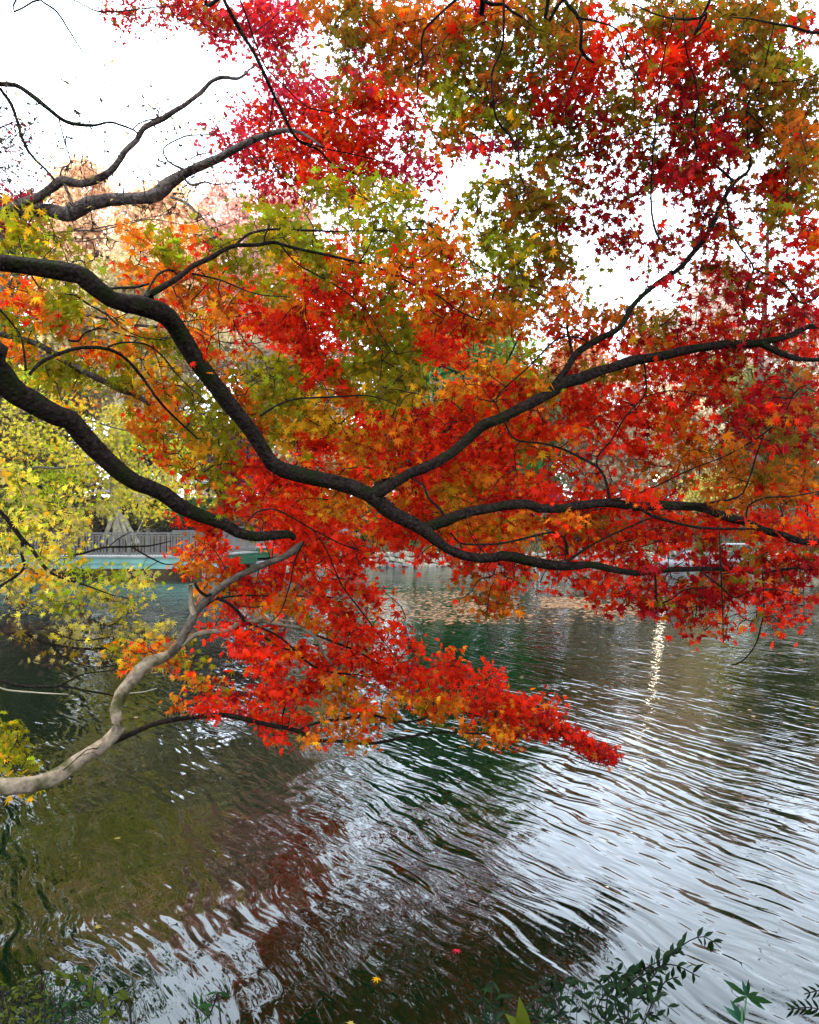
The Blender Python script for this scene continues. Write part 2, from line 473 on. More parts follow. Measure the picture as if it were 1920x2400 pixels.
KW = [1.0]
class Tree:
    def __init__(s, name, label, cat, base, mat, group=None):
        s.root = empty(name, base, label, cat, group)
        s.base = np.array(base, float); s.mat = mat
        s.sk = []; s.lp = []; s.ls = []; s.lc = []; s.ll = []; s.tw = []
        s.k = 1.0
    def limb(s, pts, name='branch', mat=None, rough=0.09, sides=None, px=True, label=None, wiggle=True):
        """pts: (u, v, diameter in px, distance)"""
        if px:
            arr = []
            for (u, v, wd, d) in pts:
                p = P(u, v, d); arr.append((*p, 0.5 * s.k * wd / F * d))
        else:
            arr = pts
        rmax = max(a[3] for a in arr)
        c = catmull(arr, max(0.03, rmax * 0.7))
        if wiggle and len(c) > 6:
            g = np.random.default_rng(len(s.sk) * 7 + 3)
            n_ = len(c); kn = np.linspace(0, 1, max(4, n_ // 4)); 
            for ax in range(3):
                c[:, ax] += np.interp(np.linspace(0, 1, n_), kn, g.normal(0, 1, len(kn))) * (0.15 * rmax + 0.0028)
        sd_ = sides or (14 if rmax > 0.03 else 8 if rmax > 0.008 else 5)
        v, q = tube(c, sd_, rough if rmax > 0.008 else 0.10, seed=len(s.sk))
        o_ = obj(name, mesh_np(name, v, q, mat or s.mat, smooth=True, origin=s.base), s.root)
        if label: o_['label'] = label
        s.sk.append(c)
        return o_
    def spray(s, c, n_, ext, size, letters, dens=1.0, up=0.6, dirv=(1, 0, -0.3)):
        g = RNG
        dv = np.array(dirv, float); dv /= np.linalg.norm(dv)
        cr = np.cross(dv, (0, 0, 1.0)); cr /= np.linalg.norm(cr) + 1e-9
        nn = np.cross(cr, dv)
        q = g.normal(0, 1, (n_, 3)) * np.array(ext)
        pos = c + q[:, :1] * dv + q[:, 1:2] * cr + q[:, 2:3] * nn
        s.lp.append(pos); s.ls.append(size * np.exp(g.normal(0, 0.2, n_)))
        s.ll.extend([letters[k] for k in g.integers(0, len(letters), n_)])
    def grow(s, centres, r0=0.0032, reach=3.0):
        """twigs from the nearest wood to every spray, each new twig being wood for the next"""
        if not len(centres): return
        sk = np.vstack([c[:, :3] for c in (s.sk[1:] if len(s.sk) > 2 else s.sk)])
        cs = np.array(centres)
        d = np.array([np.min(((sk - c) ** 2).sum(1)) for c in cs])
        parts = []
        for k in np.argsort(d):
            c = cs[k]
            dd = ((sk - c) ** 2).sum(1)
            i_ = int(np.argmin(dd)); L = math.sqrt(dd[i_])
            if L > reach or L < 0.02: continue
            a = sk[i_]
            mid = (a + c) / 2 + RNG.normal(0, 0.13 * L, 3) + np.array((0, 0, 0.10 * L))
            q1 = (a + mid) / 2 + RNG.normal(0, 0.05 * L, 3); q2 = (c + mid) / 2 + RNG.normal(0, 0.06 * L, 3)
            rr = r0 * (1 + min(1.6, L))
            path = catmull([(*a, rr), (*q1, rr * .9), (*mid, rr * .75), (*q2, rr * .6), (*c, rr * .4)], max(0.06, L / 9))
            parts.append(tube(path, 4, 0.1, seed=int(k)))
            sk = np.vstack([sk, path[1:, :3]])
            # short side shoots
            for _ in range(2):
                b0 = path[int(RNG.integers(len(path) // 2, len(path)))][:3]
                e = b0 + RNG.normal(0, 0.09, 3) + np.array((0, 0, -0.02))
                parts.append(tube(catmull([(*b0, rr * .45), (*((b0 + e) / 2 + RNG.normal(0, .015, 3)), rr * .38), (*e, rr * .2)], 0.06), 3))
        if parts:
            v, q = merge(parts)
            s.tw.append((v, q))
    def finish(s, mat=M_LEAF, single=300, leafname='leaf', tv=MT_V, tf=MT_F, up=0.55, down=0.7):
        if s.tw:
            v, q = merge(s.tw)
            tag(obj('twigs', mesh_np('twigs', v, q, M_TWIG, smooth=True, origin=s.base), s.root), kind='stuff')
        if not s.lp: return
        pos = np.vstack(s.lp); size = np.concatenate(s.ls); let = np.array(s.ll)
        cam_d = np.linalg.norm(pos - np.array((0, 0, CAMZ)), axis=1)
        keep = cam_d > 1.6
        pos, size, let, cam_d = pos[keep], size[keep], let[keep], cam_d[keep]
        cols = pal_cols(let, RNG)
        A, B_, C_ = frames(len(pos), up=up, down=down)
        app = size / cam_d
        u = 960 + F * pos[:, 0] / pos[:, 1]; vv = 1243 - F * (pos[:, 2] - CAMZ) / pos[:, 1]
        inview = (u > 10) & (u < 1910) & (vv > 10) & (vv < 2390)
        face = np.abs((C_ * (pos - np.array((0, 0, CAMZ)))).sum(1)) / cam_d
        score = np.where(inview, app * (0.3 + face), 0)
        order = np.argsort(-score)
        solo = order[:single] if single else order[:0]
        rest = np.setdiff1d(np.arange(len(pos)), solo)
        o_ = obj('foliage', leaf_mesh('foliage', pos[rest], size[rest], cols[rest], mat, tv, tf, fr=(A[rest], B_[rest], C_[rest]), origin=s.base), s.root)
        tag(o_, kind='stuff')
        from mathutils import Matrix
        for k in solo:
            me = leaf_data(let[k], int(RNG.integers(0, 3)), mat, tv, tf)
            o1 = bpy.data.objects.new(leafname, me)
            M_ = Matrix(((A[k][0], B_[k][0], C_[k][0]), (A[k][1], B_[k][1], C_[k][1]), (A[k][2], B_[k][2], C_[k][2]))).to_4x4()
            sc = float(size[k])
            o1.matrix_local = Matrix.Translation([float(x) for x in (pos[k] - s.base)]) @ M_ @ Matrix.Scale(sc, 4)
            o1.parent = s.root
            COL.objects.link(o1)
LD = {}
def leaf_data(letter, k, mat, tv, tf):
    key = (letter, k, mat.name, len(tv))
    if key not in LD:
        g = np.random.default_rng(hash((letter, k, 5)) % 1000 if False else ord(letter) * 7 + k)
        c = pal_cols([letter], g, 0.12)
        vv = tv * (1 + g.normal(0, 0.06, tv.shape))
        LD[key] = mesh_np('leaf', vv, tf, mat, np.repeat(c, len(tv), 0))
    return LD[key]

CELL = 60.0
def lay(tree, rows, r0, depth_f, want, leafw=0.070, cover=(2.1, 0.75), slope=0.0, spread=17.0, nsp=3):
    cents = []
    for ri, row in enumerate(rows):
        for ci, ch in enumerate(row):
            if ch == '.' or not want(ci, ri + r0, ch): continue
            L = ch.upper(); L = {'N': 'N'}.get(L, L)
            u0 = (ci + 0.5) * CELL; v0 = (ri + r0 + 0.5) * CELL
            d0 = depth_f(ci, ri + r0)
            wpx = leafw * F / d0
            ntot = (cover[0] if ch.isupper() else cover[1]) * CELL * CELL / (0.12 * wpx * wpx)
            ns = nsp
            for k in range(ns):
                u = u0 + RNG.uniform(-0.5, 0.5) * CELL; v = v0 + RNG.uniform(-0.42, 0.5) * CELL
                d = d0 + RNG.normal(0, 0.28)
                c = P(u, v, d)
                sg = spread / F * d
                sl_ = slope(ci, ri + r0) if callable(slope) else slope
                ms = MIXES[L]; ms = ms + ms[int(RNG.integers(0, len(ms)))] * (len(ms) // 2)  # one favoured tone per spray, clump shading contrast put into leaf colour
                tree.spray(c, max(1, int(ntot / ns * RNG.uniform(0.75, 1.25))), (sg * 1.35, sg * 1.7, sg * 0.75), leafw / 1.75, ms, dirv=(1, RNG.normal(0, .25), -sl_))
                cents.append(c + np.array((0, 0, 0.01)))
    return cents

# ---------------- tree 1: the big maple whose limbs cross the whole view
T1 = Tree('maple_tree', 'large maple with thick dark limbs reaching in from the left edge across the lake view', 'tree', (-3.7, 2.0, gz(-3.7, 2.0)), M_BARK)
T1.k = KW[0] = 0.72
b1 = T1.base
j1 = (-3.3, 2.5, 3.2); j2 = (-3.2, 2.5, 2.6)
T1.limb([(b1[0], b1[1], b1[2] - .2, .26), (-3.65, 2.1, 1.2, .20), (-3.5, 2.3, 2.2, .17), (-3.35, 2.45, 3.2, .13), (-3.5, 2.2, 5.0, .10), (-3.2, 1.8, 7.2, .05)], 'trunk', px=False)
def jp(j, r): return (j[0], j[1], j[2], r)
def pxp(u, v, wd, d):
    p = P(u, v, d); return (*p, 0.5 * KW[0] * wd / F * d)
L1 = [(-60,612,54,3.0),(0,622,52,3.05),(100,636,56,3.1),(180,648,64,3.15),(205,662,62,3.18),(260,702,56,3.25),(325,720,64,3.35),(368,742,64,3.42),(400,775,55,3.5),(450,850,54,3.6),(530,945,52,3.7),(590,1005,50,3.78),(640,1070,50,3.85),(700,1106,52,3.9),(790,1135,50,4.0),(870,1162,50,4.05),(930,1205,46,4.1),(1000,1237,42,4.15),(1050,1275,32,4.2),(1130,1300,31,4.3),(1180,1302,30,4.35),(1240,1318,30,4.4),(1330,1328,28,4.45),(1390,1320,24,4.5),(1440,1330,22,4.52),(1500,1340,20,4.55),(1580,1336,17,4.6),(1680,1338,14,4.65),(1790,1333,12,4.7),(1850,1316,9,4.7),(1900,1318,8,4.7),(1960,1326,6,4.7)]
T1.limb([jp(j1, .14), (-2.6, 2.75, 3.35, .09)] + [pxp(*q) for q in L1], px=False)
L2 = [(-40,800,92,2.95),(0,835,84,3.0),(50,880,80,3.1),(90,930,74,3.15),(130,985,70,3.2),(190,1030,64,3.3),(260,1072,58,3.4),(330,1105,52,3.5),(390,1130,50,3.6),(428,1160,48,3.65),(480,1190,42,3.75),(530,1212,40,3.8),(560,1240,36,3.85),(600,1258,32,3.9),(650,1262,30,3.95),(690,1266,26,4.0),(712,1280,18,4.05)]
T1.limb([jp(j2, .15), (-2.5, 2.75, 2.95, .12)] + [pxp(*q) for q in L2], px=False)
T1.limb([(860,1165,40,4.05),(900,1145,38,4.06),(940,1122,34,4.1),(1020,1078,32,4.2),(1085,1038,32,4.25),(1125,1000,34,4.3),(1160,985,32,4.3),(1220,955,34,4.35),(1290,920,36,4.4),(1320,895,40,4.4),(1360,883,34,4.42),(1420,868,32,4.45),(1490,842,32,4.45),(1560,832,30,4.5),(1640,815,26,4.5),(1720,806,25,4.55),(1790,802,26,4.55),(1840,790,20,4.55),(1900,768,18,4.6),(1990,745,14,4.6)])
T1.limb([(1300,905,26,4.4),(1322,872,22,4.42),(1350,830,22,4.45),(1400,795,22,4.5),(1450,765,20,4.5),(1480,720,18,4.55),(1510,690,16,4.55),(1560,650,16,4.6),(1610,610,18,4.6),(1640,570,17,4.6),(1675,510,16,4.6),(1700,460,16,4.6),(1722,425,15,4.6),(1755,395,9,4.6),(1758,340,7,4.55),(1752,250,7,4.5),(1784,195,6,4.5),(1796,135,5,4.4),(1815,60,4,4.4)])
T1.limb([(1722,430,10,4.6),(1695,400,8,4.6),(1633,345,8,4.6),(1628,278,7,4.55),(1636,234,6,4.5),(1620,160,5,4.5),(1605,100,4,4.4),(1600,30,4,4.4)])
T1.limb([(1784,195,5,4.5),(1862,189,4,4.45),(1935,168,3,4.4)])
T1.limb([(1752,258,5,4.5),(1800,310,5,4.5),(1830,340,5,4.5),(1872,356,4,4.5),(1900,410,4,4.5)])
T1.limb([(1705,470,8,4.6),(1712,540,7,4.6),(1750,600,6,4.6),(1766,632,7,4.6),(1748,690,6,4.6),(1745,750,4,4.6)])
T1.limb([(1766,632,6,4.6),(1830,660,5,4.6),(1880,710,6,4.6),(1925,690,5,4.6)])
T1.limb([(1345,840,14,4.45),(1335,800,10,4.5),(1328,770,10,4.5),(1345,740,8,4.5),(1330,710,7,4.5),(1302,690,6,4.5),(1240,672,5,4.5),(1160,680,4,4.5)])
T1.limb([(1355,825,8,4.45),(1375,800,7,4.45),(1340,788,6,4.45),(1300,800,6,4.4),(1240,860,6,4.4),(1170,920,5,4.4),(1160,940,4,4.4)])
T1.limb([(1780,808,22,4.55),(1830,828,18,4.55),(1880,840,16,4.6),(1980,842,14,4.6)])
T1.limb([(990,1234,30,4.15),(1040,1222,34,4.18),(1110,1200,32,4.2),(1180,1188,32,4.25),(1240,1180,34,4.3),(1262,1192,30,4.3),(1320,1194,30,4.3),(1370,1184,28,4.35),(1420,1175,28,4.35),(1500,1180,28,4.4),(1570,1184,28,4.4),(1640,1188,28,4.45),(1700,1208,26,4.45),(1760,1228,24,4.5),(1830,1254,23,4.5),(1890,1270,20,4.5),(1990,1275,17,4.5)])
T1.limb([(1495,1188,10,4.4),(1540,1212,11,4.4),(1600,1228,10,4.4),(1680,1238,9,4.4),(1768,1239,6,4.4)])
T1.limb([(345,705,34,3.38),(342,694,24,3.4),(400,662,18,3.5),(445,632,17,3.6),(480,605,16,3.7),(510,588,15,3.75),(556,574,13,3.8),(634,567,12,3.9),(668,578,11,4.0),(779,600,9,4.1),(868,621,8,4.2),(960,661,7,4.3),(1060,722,5,4.4),(1125,748,4,4.4)], label='thin upper branch arching to the right')
T1.limb([(548,575,9,3.8),(590,550,9,3.9),(650,538,8,4.0),(750,542,8,4.1),(850,540,7,4.2),(960,540,6,4.3),(1010,540,6,4.4),(1022,556,6,4.4),(1080,590,5,4.5),(1170,650,5,4.6),(1290,700,5,4.6),(1335,755,5,4.6)])
T1.limb([(345,690,10,3.4),(370,645,8,3.5),(398,633,8,3.6),(415,645,7,3.65)])
T1.limb([(450,640,6,3.7),(520,658,5,3.8),(600,690,4,3.9),(680,700,4,4.0)])
T1.limb([(655,570,5,3.95),(700,620,5,4.0),(790,670,5,4.1),(860,730,4,4.2),(890,780,4,4.2),(925,830,3,4.2)])
T1.limb([(250,676,8,3.5),(300,673,9,3.5),(347,664,8,3.45)])
T1.limb([(610,975,9,3.75),(650,950,7,3.8),(700,935,6,3.9),(790,930,6,4.0),(870,928,4,4.1),(940,950,3,4.1)])
T1.limb([(68,872,12,3.1),(92,850,12,3.15),(128,834,12,3.2),(178,818,12,3.3),(211,814,11,3.35),(250,817,11,3.4),(289,836,10,3.5),(317,861,9,3.55),(339,889,9,3.6),(362,925,8,3.6),(390,959,8,3.7),(431,998,7,3.8),(465,1030,5,3.8)])
T1.limb([(250,817,7,3.4),(278,806,6,3.45),(320,803,6,3.5),(353,811,6,3.55),(384,836,6,3.6),(412,870,5,3.7),(442,903,4,3.7),(480,935,3,3.8)])
T1.limb([(58,868,9,3.1),(57,836,8,3.1),(50,789,7,3.1),(28,756,6,3.1),(-20,705,6,3.0)])
T1.limb([(-60,770,20,4.4),(36,789,20,4.5),(100,811,20,4.5),(139,839,20,4.6),(200,875,20,4.6),(250,895,19,4.7),(292,914,19,4.7),(328,928,18,4.8),(367,962,9,4.8),(400,1000,4,4.9)], mat=M_BARKG, label='greyer branch behind the two main limbs')
T1.limb([(-80,715,12,5.2),(60,745,11,5.2),(164,737,11,5.3),(250,747,11,5.4),(314,761,10,5.5),(373,767,9,5.6),(445,767,7,5.7),(520,800,5,5.8),(600,805,4,5.9)], mat=M_BARKG)
T1.limb([(178,692,7,3.9),(209,714,7,4.0),(250,739,6,4.0),(278,764,6,4.1),(330,790,4,4.1),(390,800,3,4.2)])
T1.limb([(159,795,8,4.4),(184,798,7,4.4),(195,783,6,4.4),(239,770,6,4.4),(292,783,5,4.4),(360,800,3,4.4)])
T1.limb([(960,1120,5,4.3),(993,1139,8,4.25),(1002,1167,8,4.2),(1032,1195,9,4.2),(1046,1225,10,4.2)])
T1.limb([(1160,940,5,4.5),(1188,1000,6,4.4),(1210,1031,7,4.4),(1272,1039,7,4.4),(1338,1061,8,4.4),(1400,1097,9,4.4),(1422,1145,10,4.4),(1425,1178,10,4.4)])
T1.limb([(1400,1097,7,4.4),(1402,1072,6,4.4),(1433,1033,6,4.4),(1460,985,6,4.45),(1508,928,6,4.5),(1512,880,6,4.5),(1510,850,6,4.5)])
T1.limb([(1508,930,5,4.5),(1570,915,4,4.5),(1640,925,3,4.5)])
T1.limb([(1430,1170,8,4.35),(1461,1167,6,4.35),(1508,1153,6,4.4),(1572,1122,6,4.4),(1628,1095,5,4.4),(1700,1067,5,4.4),(1767,1033,6,4.4),(1828,985,5,4.4),(1858,930,3,4.4)])
T1.limb([(1600,1185,7,4.4),(1656,1181,8,4.4),(1728,1164,7,4.4),(1756,1117,6,4.4),(1772,1067,6,4.4),(1790,1020,4,4.4)])
T1.limb([(1750,1222,7,4.45),(1752,1190,6,4.45),(1790,1170,6,4.4),(1862,1161,5,4.4),(1930,1150,4,4.4)])
T1.limb([(1055,1250,6,4.2),(1080,1275,6,4.25),(1127,1278,6,4.25),(1194,1270,7,4.3),(1260,1256,7,4.3),(1294,1248,8,4.35),(1322,1262,10,4.35),(1330,1300,10,4.4)])
T1.limb([(1322,1260,7,4.35),(1344,1223,5,4.3),(1377,1200,5,4.3),(1420,1190,4,4.3)])
T1.limb([(1330,1312,14,4.4),(1346,1302,10,4.4),(1394,1273,7,4.4),(1444,1250,6,4.4),(1516,1217,5,4.4),(1560,1205,3,4.4)])
T1.limb([(1536,1338,8,4.58),(1538,1370,8,4.55),(1542,1412,7,4.55),(1575,1405,5,4.5),(1606,1382,4,4.5),(1660,1375,3,4.5)])
T1.limb([(1640,1338,6,4.6),(1690,1375,6,4.6),(1722,1400,5,4.6),(1770,1380,4,4.6),(1850,1385,3,4.6)])
T1.limb([(1686,1240,4,4.4),(1688,1290,5,4.4),(1690,1345,5,4.4),(1693,1445,4,4.4),(1695,1505,3,4.4)])
T1.limb([(1786,1338,5,4.65),(1790,1400,5,4.6),(1789,1445,5,4.6),(1772,1512,5,4.6),(1739,1552,5,4.6),(1715,1560,4,4.6)])
T1.limb([(1789,1440,3,4.6),(1760,1455,3,4.6),(1750,1452,2,4.6)])
T1.limb([(580,1220,6,3.85),(600,1200,6,3.9),(640,1192,6,3.95),(690,1215,6,4.0),(730,1240,5,4.1),(800,1275,5,4.3),(850,1290,3,4.4)])
T1.limb([(712,1270,6,4.05),(690,1317,5,4.1),(679,1378,5,4.2),(660,1430,4,4.2),(632,1458,4,4.2)])
T1.limb([(776,1312,5,4.3),(807,1378,5,4.4),(851,1440,5,4.5),(890,1490,4,4.6),(930,1540,3,4.7)])
T1.limb([(730,1240,5,4.1),(760,1280,5,4.2),(776,1312,5,4.3)])

def d1(c, r):
    # distance of the foliage, behind the limbs
    d = 4.95
    if c >= 24: d = 4.95
    if 13 <= c < 26 and r < 12: d = 4.8
    if c < 9 and r < 18: d = 4.4 + 0.5 * (r > 12)
    if c >= 26 and r < 13: d = 4.9
    if 9 <= c < 16 and r < 11: d = 4.5
    if r >= 18 and c < 16: d = 5.0
    return d
def slope1(c, r): return 0.55 if c < 16 else (0.15 if c < 24 else 0.3)
def want1(c, r, ch):
    if r <= 9 and c >= 7: return ch.upper() in 'G' and 10 <= c <= 16 and r >= 7 or (r >= 7 and 17 <= c <= 20 and ch.upper() in 'GO') or (r >= 8 and c >= 5 and c <= 16 and ch.upper() in 'GO')
    if r <= 7: return False
    if r <= 9: return True
    if r >= 20 and c <= 10: return False
    if r >= 23 and c <= 15: return False
    if r >= 25: return False
    return True
C1 = lay(T1, FG, 0, d1, want1, 0.074, (2.5, 0.85), slope1, nsp=4)
T1.limb([(870,1165,30,4.1),(905,1120,24,5.0),(950,1080,22,6.4),(1000,1050,18,8.0),(1060,1030,14,9.8),(1100,1010,9,11.5)], label='added limb carrying the deeper leaves away over the lake')
T1.limb([(1000,1050,14,8.0),(1100,960,10,8.1),(1180,860,7,8.2),(1230,760,4,8.2)])
T1.limb([(950,1080,14,6.4),(860,960,10,7.2),(780,860,8,8.0),(720,760,4,8.2)])
C1 += lay(T1, FG, 0, lambda c, r: 8.1, lambda c, r, ch: 10 <= c <= 20 and 9 <= r <= 21, 0.098, (1.9, 0.5), slope1)  # deeper leaf layers, added so the water reflects dark foliage
C1 += lay(T1, FG, 0, lambda c, r: 11.4, lambda c, r, ch: 11 <= c <= 19 and 12 <= r <= 20, 0.15, (1.0, 0.3), slope1)
# a few leaves in front of the limbs
for (u, v, let) in ((520, 1170, 'G'), (540, 1190, 'G'), (205, 690, 'G'), (610, 850, 'G'), (330, 830, 'Y'), (1310, 1225, 'R'), (1500, 1175, 'R'), (480, 860, 'O'), (560, 1150, 'G')):
    T1.spray(P(u, v, 3.6), 5, (.04, .03, .04), .034, MIXES[let])
ft = []
for ri in range(7, 25):
    for ci in range(32):
        if FG[ri][ci] != '.' and want1(ci, ri, FG[ri][ci]) and RNG.random() < 0.55:
            ft.append(P((ci + RNG.random()) * CELL, (ri + RNG.random()) * CELL, d1(ci, ri) - 0.42 + RNG.normal(0, .08)))
T1.grow(ft, r0=0.0030, reach=1.6)
T1.grow(C1)
T1.finish(up=0.4)

# ---------------- tree 2: maple overhanging from the upper right
T2 = Tree('maple_tree', 'maple overhanging from above, its olive, rust and crimson leaves against the white sky', 'tree', (3.4, -0.6, gz(3.4, -0.6)), M_BARK)
T2.k = KW[0] = 0.70
b2 = T2.base
T2.limb([(b2[0], b2[1], b2[2] - .2, .22), (3.3, -.4, 2, .17), (3.1, 0, 4, .14), (2.8, .6, 5.6, .10), (2.3, 1.4, 6.6, .07), (1.2, 2.4, 7.2, .04), (0, 3.2, 7.3, .025)], 'trunk', px=False)
hub = [(2.3, 1.4, 6.6), (1.2, 2.4, 7.2), (0.6, 2.8, 7.25), (0, 3.2, 7.3)]
def from_hub(k, pts, r=.03):
    T2.limb([(*hub[k], r)] + [pxp(*q) for q in pts], px=False)
from_hub(3, [(500,-60,14,5.2),(523,0,14,5.2),(556,56,14,5.3),(590,111,12,5.4),(618,172,12,5.5),(640,223,11,5.6),(668,278,11,5.7),(701,328,10,5.8),(746,350,8,5.9),(779,384,6,6.0),(835,412,5,6.1),(900,450,3,6.2)])
T2.limb([(552,-30,6,5.3),(562,0,6,5.3),(585,55,6,5.4),(601,100,6,5.5),(629,161,6,5.6),(665,200,5,5.8),(723,250,5,6.0),(807,273,4,6.2),(857,317,4,6.4)])
T2.limb([(640,223,5,5.6),(632,300,4,5.7),(630,366,4,5.8),(684,440,5,5.9),(729,478,4,5.9),(720,510,3,5.9)])
T2.limb([(705,330,5,5.8),(770,350,5,5.9),(835,362,4,6.0),(913,384,4,6.1)])
from_hub(3, [(60,-40,7,5.6),(95,0,7,5.6),(134,28,7,5.7),(167,78,6,5.8),(178,100,5,5.8),(200,134,4,5.9),(217,147,3,5.9)], .01)
T2.limb([(110,-10,4,5.6),(172,0,5,5.6),(223,25,5,5.7),(267,28,5,5.7),(356,17,4,5.8),(423,12,3,5.8)])
T2.limb([(167,78,3,5.8),(200,95,3,5.8),(240,108,2,5.8)])
from_hub(2, [(1140,-60,16,4.2),(1130,-10,16,4.2),(1066,2,10,4.2),(1016,45,8,4.2),(993,72,8,4.2),(988,111,7,4.25),(993,145,7,4.3),(982,184,6,4.3),(982,240,4,4.3)])
T2.limb([(1120,-12,10,4.2),(1150,12,12,4.2),(1180,10,9,4.2),(1200,25,8,4.2),(1227,39,6,4.2)])
T2.limb([(1182,-20,9,4.1),(1180,50,9,4.1),(1177,111,8,4.15),(1152,178,8,4.2),(1158,240,8,4.2),(1166,278,8,4.25),(1205,328,7,4.3),(1216,367,6,4.3),(1219,412,4,4.3)])
from_hub(1, [(1300,-60,14,3.9),(1322,0,12,3.9),(1350,33,12,3.9),(1363,72,12,3.9),(1361,111,13,3.95),(1375,135,11,4.0),(1388,145,6,4.0)])
T2.limb([(1363,128,8,3.95),(1338,184,6,4.0),(1316,234,5,4.0),(1280,290,3,4.1)])
T2.limb([(1350,39,7,3.9),(1400,50,6,3.9),(1450,72,6,3.9),(1466,117,5,3.95),(1500,190,4,4.0),(1520,240,3,4.0)])
from_hub(0, [(1700,-80,12,3.3),(1660,20,10,3.35),(1600,40,7,3.4),(1540,30,5,3.5),(1480,10,4,3.5)])
from_hub(0, [(2000,-40,14,3.2),(1940,70,11,3.25),(1850,55,8,3.3),(1760,45,6,3.4),(1710,35,4,3.5)])
T2.limb([(1580,30,5,3.5),(1545,200,5,3.8),(1536,300,5,4.0),(1528,400,6,4.2),(1526,462,7,4.3),(1531,512,8,4.3),(1543,552,8,4.3),(1560,570,5,4.3)])
T2.limb([(1531,530,4,4.3),(1510,526,3,4.3),(1478,532,2,4.3)])
T2.limb([(1589,287,5,3.9),(1516,300,5,4.0),(1444,334,4,4.1),(1380,360,3,4.1)])
def d2(c, r):
    if c <= 11: return 7.2
    if c <= 16: return 6.6 if r >= 3 else 5.2
    return 4.85
def want2(c, r, ch): return (r <= 9 and c >= 7 or r == 0) and c >= 4 and not want1(c, r, ch)
C2 = lay(T2, FG, 0, d2, want2, 0.077, (4.0, 1.5), lambda c, r: 0.2, spread=16.0, nsp=6)
T2.grow([P((c + RNG.random()) * CELL, (r + RNG.random()) * CELL, d2(c, r) - .45) for r in range(0, 10) for c in range(9, 32) if FG[r][c] != '.' and want2(c, r, FG[r][c]) and RNG.random() < .5], r0=0.0030, reach=1.8)
T2.grow(C2)
# the crown above the picture, which shades what hangs below it
for k in range(420):
    y = RNG.uniform(0.6, 6.8); x = RNG.uniform(-1.6, 4.8); z = CAMZ + 0.78 * y + RNG.uniform(0.45, 1.9)
    T2.spray(np.array((x, y, z)), 22, (.24, .24, .08), .052, MIXES['BNDR'[k % 4]])
T2.finish(up=0.35)

# ---------------- tree 3: bare grey tree, upper left
T3 = Tree('bare_tree', 'nearly bare tree with thick rough grey limbs against the white sky, upper left', 'tree', (-6.6, 7.0, gz(-6.6, 7.0)), M_BARKG)
T3.k = KW[0] = 0.82
T3.limb([(-6.6, 7, T3.base[2] - .2, .28), (-6.5, 6.9, 2, .22), (-6.0, 6.8, 4.0, .17), (-5.4, 6.7, 5.0, .12), (-4.9, 6.6, 5.6, .06)], 'trunk', px=False)
T3.limb([(-5.4, 6.7, 5.0, .10)] + [pxp(*q) for q in [(-120,520,42,6.6),(0,505,40,6.6),(60,496,40,6.6),(110,492,38,6.55),(161,500,38,6.5),(206,475,38,6.5),(278,466,36,6.45),(355,466,34,6.4),(385,450,38,6.4),(400,432,34,6.4),(445,400,26,6.35),(490,378,25,6.3),(534,356,22,6.3),(601,328,19,6.2),(668,308,15,6.1),(712,312,9,6.1),(760,340,5,6.0)]], px=False)
T3.limb([(0,500,20,6.5),(28,488,24,6.45),(83,465,24,6.4),(122,442,24,6.35),(150,424,27,6.3),(195,430,20,6.3),(239,417,20,6.3),(273,390,18,6.25),(303,345,16,6.2),(334,306,15,6.2),(389,273,15,6.15),(434,245,14,6.1),(473,209,12,6.1),(512,184,11,6.0),(556,181,9,6.0),(584,163,5,6.0),(600,150,3,6.0)])
T3.limb([(-90,190,14,6.0),(0,198,14,6.0),(39,201,14,6.0),(72,220,14,6.0),(111,250,13,6.0),(150,281,11,6.05),(189,292,10,6.05),(223,295,8,6.1),(262,289,7,6.1),(312,305,6,6.15),(322,314,6,6.2)], mat=M_BARK)
T3.limb([(0,205,9,6.0),(28,250,9,6.05),(50,317,9,6.1),(78,367,8,6.15),(111,403,7,6.2),(134,428,6,6.3)], mat=M_BARK)
T3.limb([(136,281,5,6.05),(147,317,4,6.05),(164,378,4,6.1),(145,395,5,6.2),(138,420,5,6.3)])
T3.limb([(211,298,4,6.05),(235,320,3,6.05),(262,356,3,6.05)])
T3.limb([(440,402,9,6.35),(405,385,7,6.35),(388,368,6,6.35),(384,345,5,6.3),(420,325,5,6.3),(445,317,5,6.3),(490,315,4,6.3),(512,305,3,6.3),(526,284,2,6.3)])
T3.limb([(445,398,5,6.35),(440,380,4,6.3),(460,365,4,6.3),(498,356,3,6.3)])
T3.limb([(400,462,8,6.3),(434,473,7,6.0),(479,517,6,5.6),(508,572,5,5.2)])
T3.limb([(430,415,7,6.35),(450,432,7,6.3),(480,425,6,6.3),(510,432,4,6.3),(590,428,3,6.3)])
T3.limb([(309,305,4,6.15),(334,284,5,6.15),(384,273,4,6.15)])
T3.limb([(150,430,8,6.3),(162,455,8,6.2),(167,482,5,6.1)])
T3.limb([(60,590,4,6.0),(117,551,5,5.8),(195,540,5,5.8),(232,542,4,5.8),(300,525,3,5.8),(356,515,3,5.8),(450,530,2,5.8)])
T3.limb([(195,540,4,5.8),(260,528,3,5.8),(330,512,3,5.8),(420,500,2,5.8)])
T3.limb([(117,551,4,5.8),(180,565,3,5.8),(240,560,3,5.8),(340,575,2,5.8),(440,560,2,5.8)])
T3.limb([(-40,310,5,6.5),(0,300,5,6.5),(40,285,3,6.5),(70,300,2,6.5)], mat=M_BARK)
tcs = []
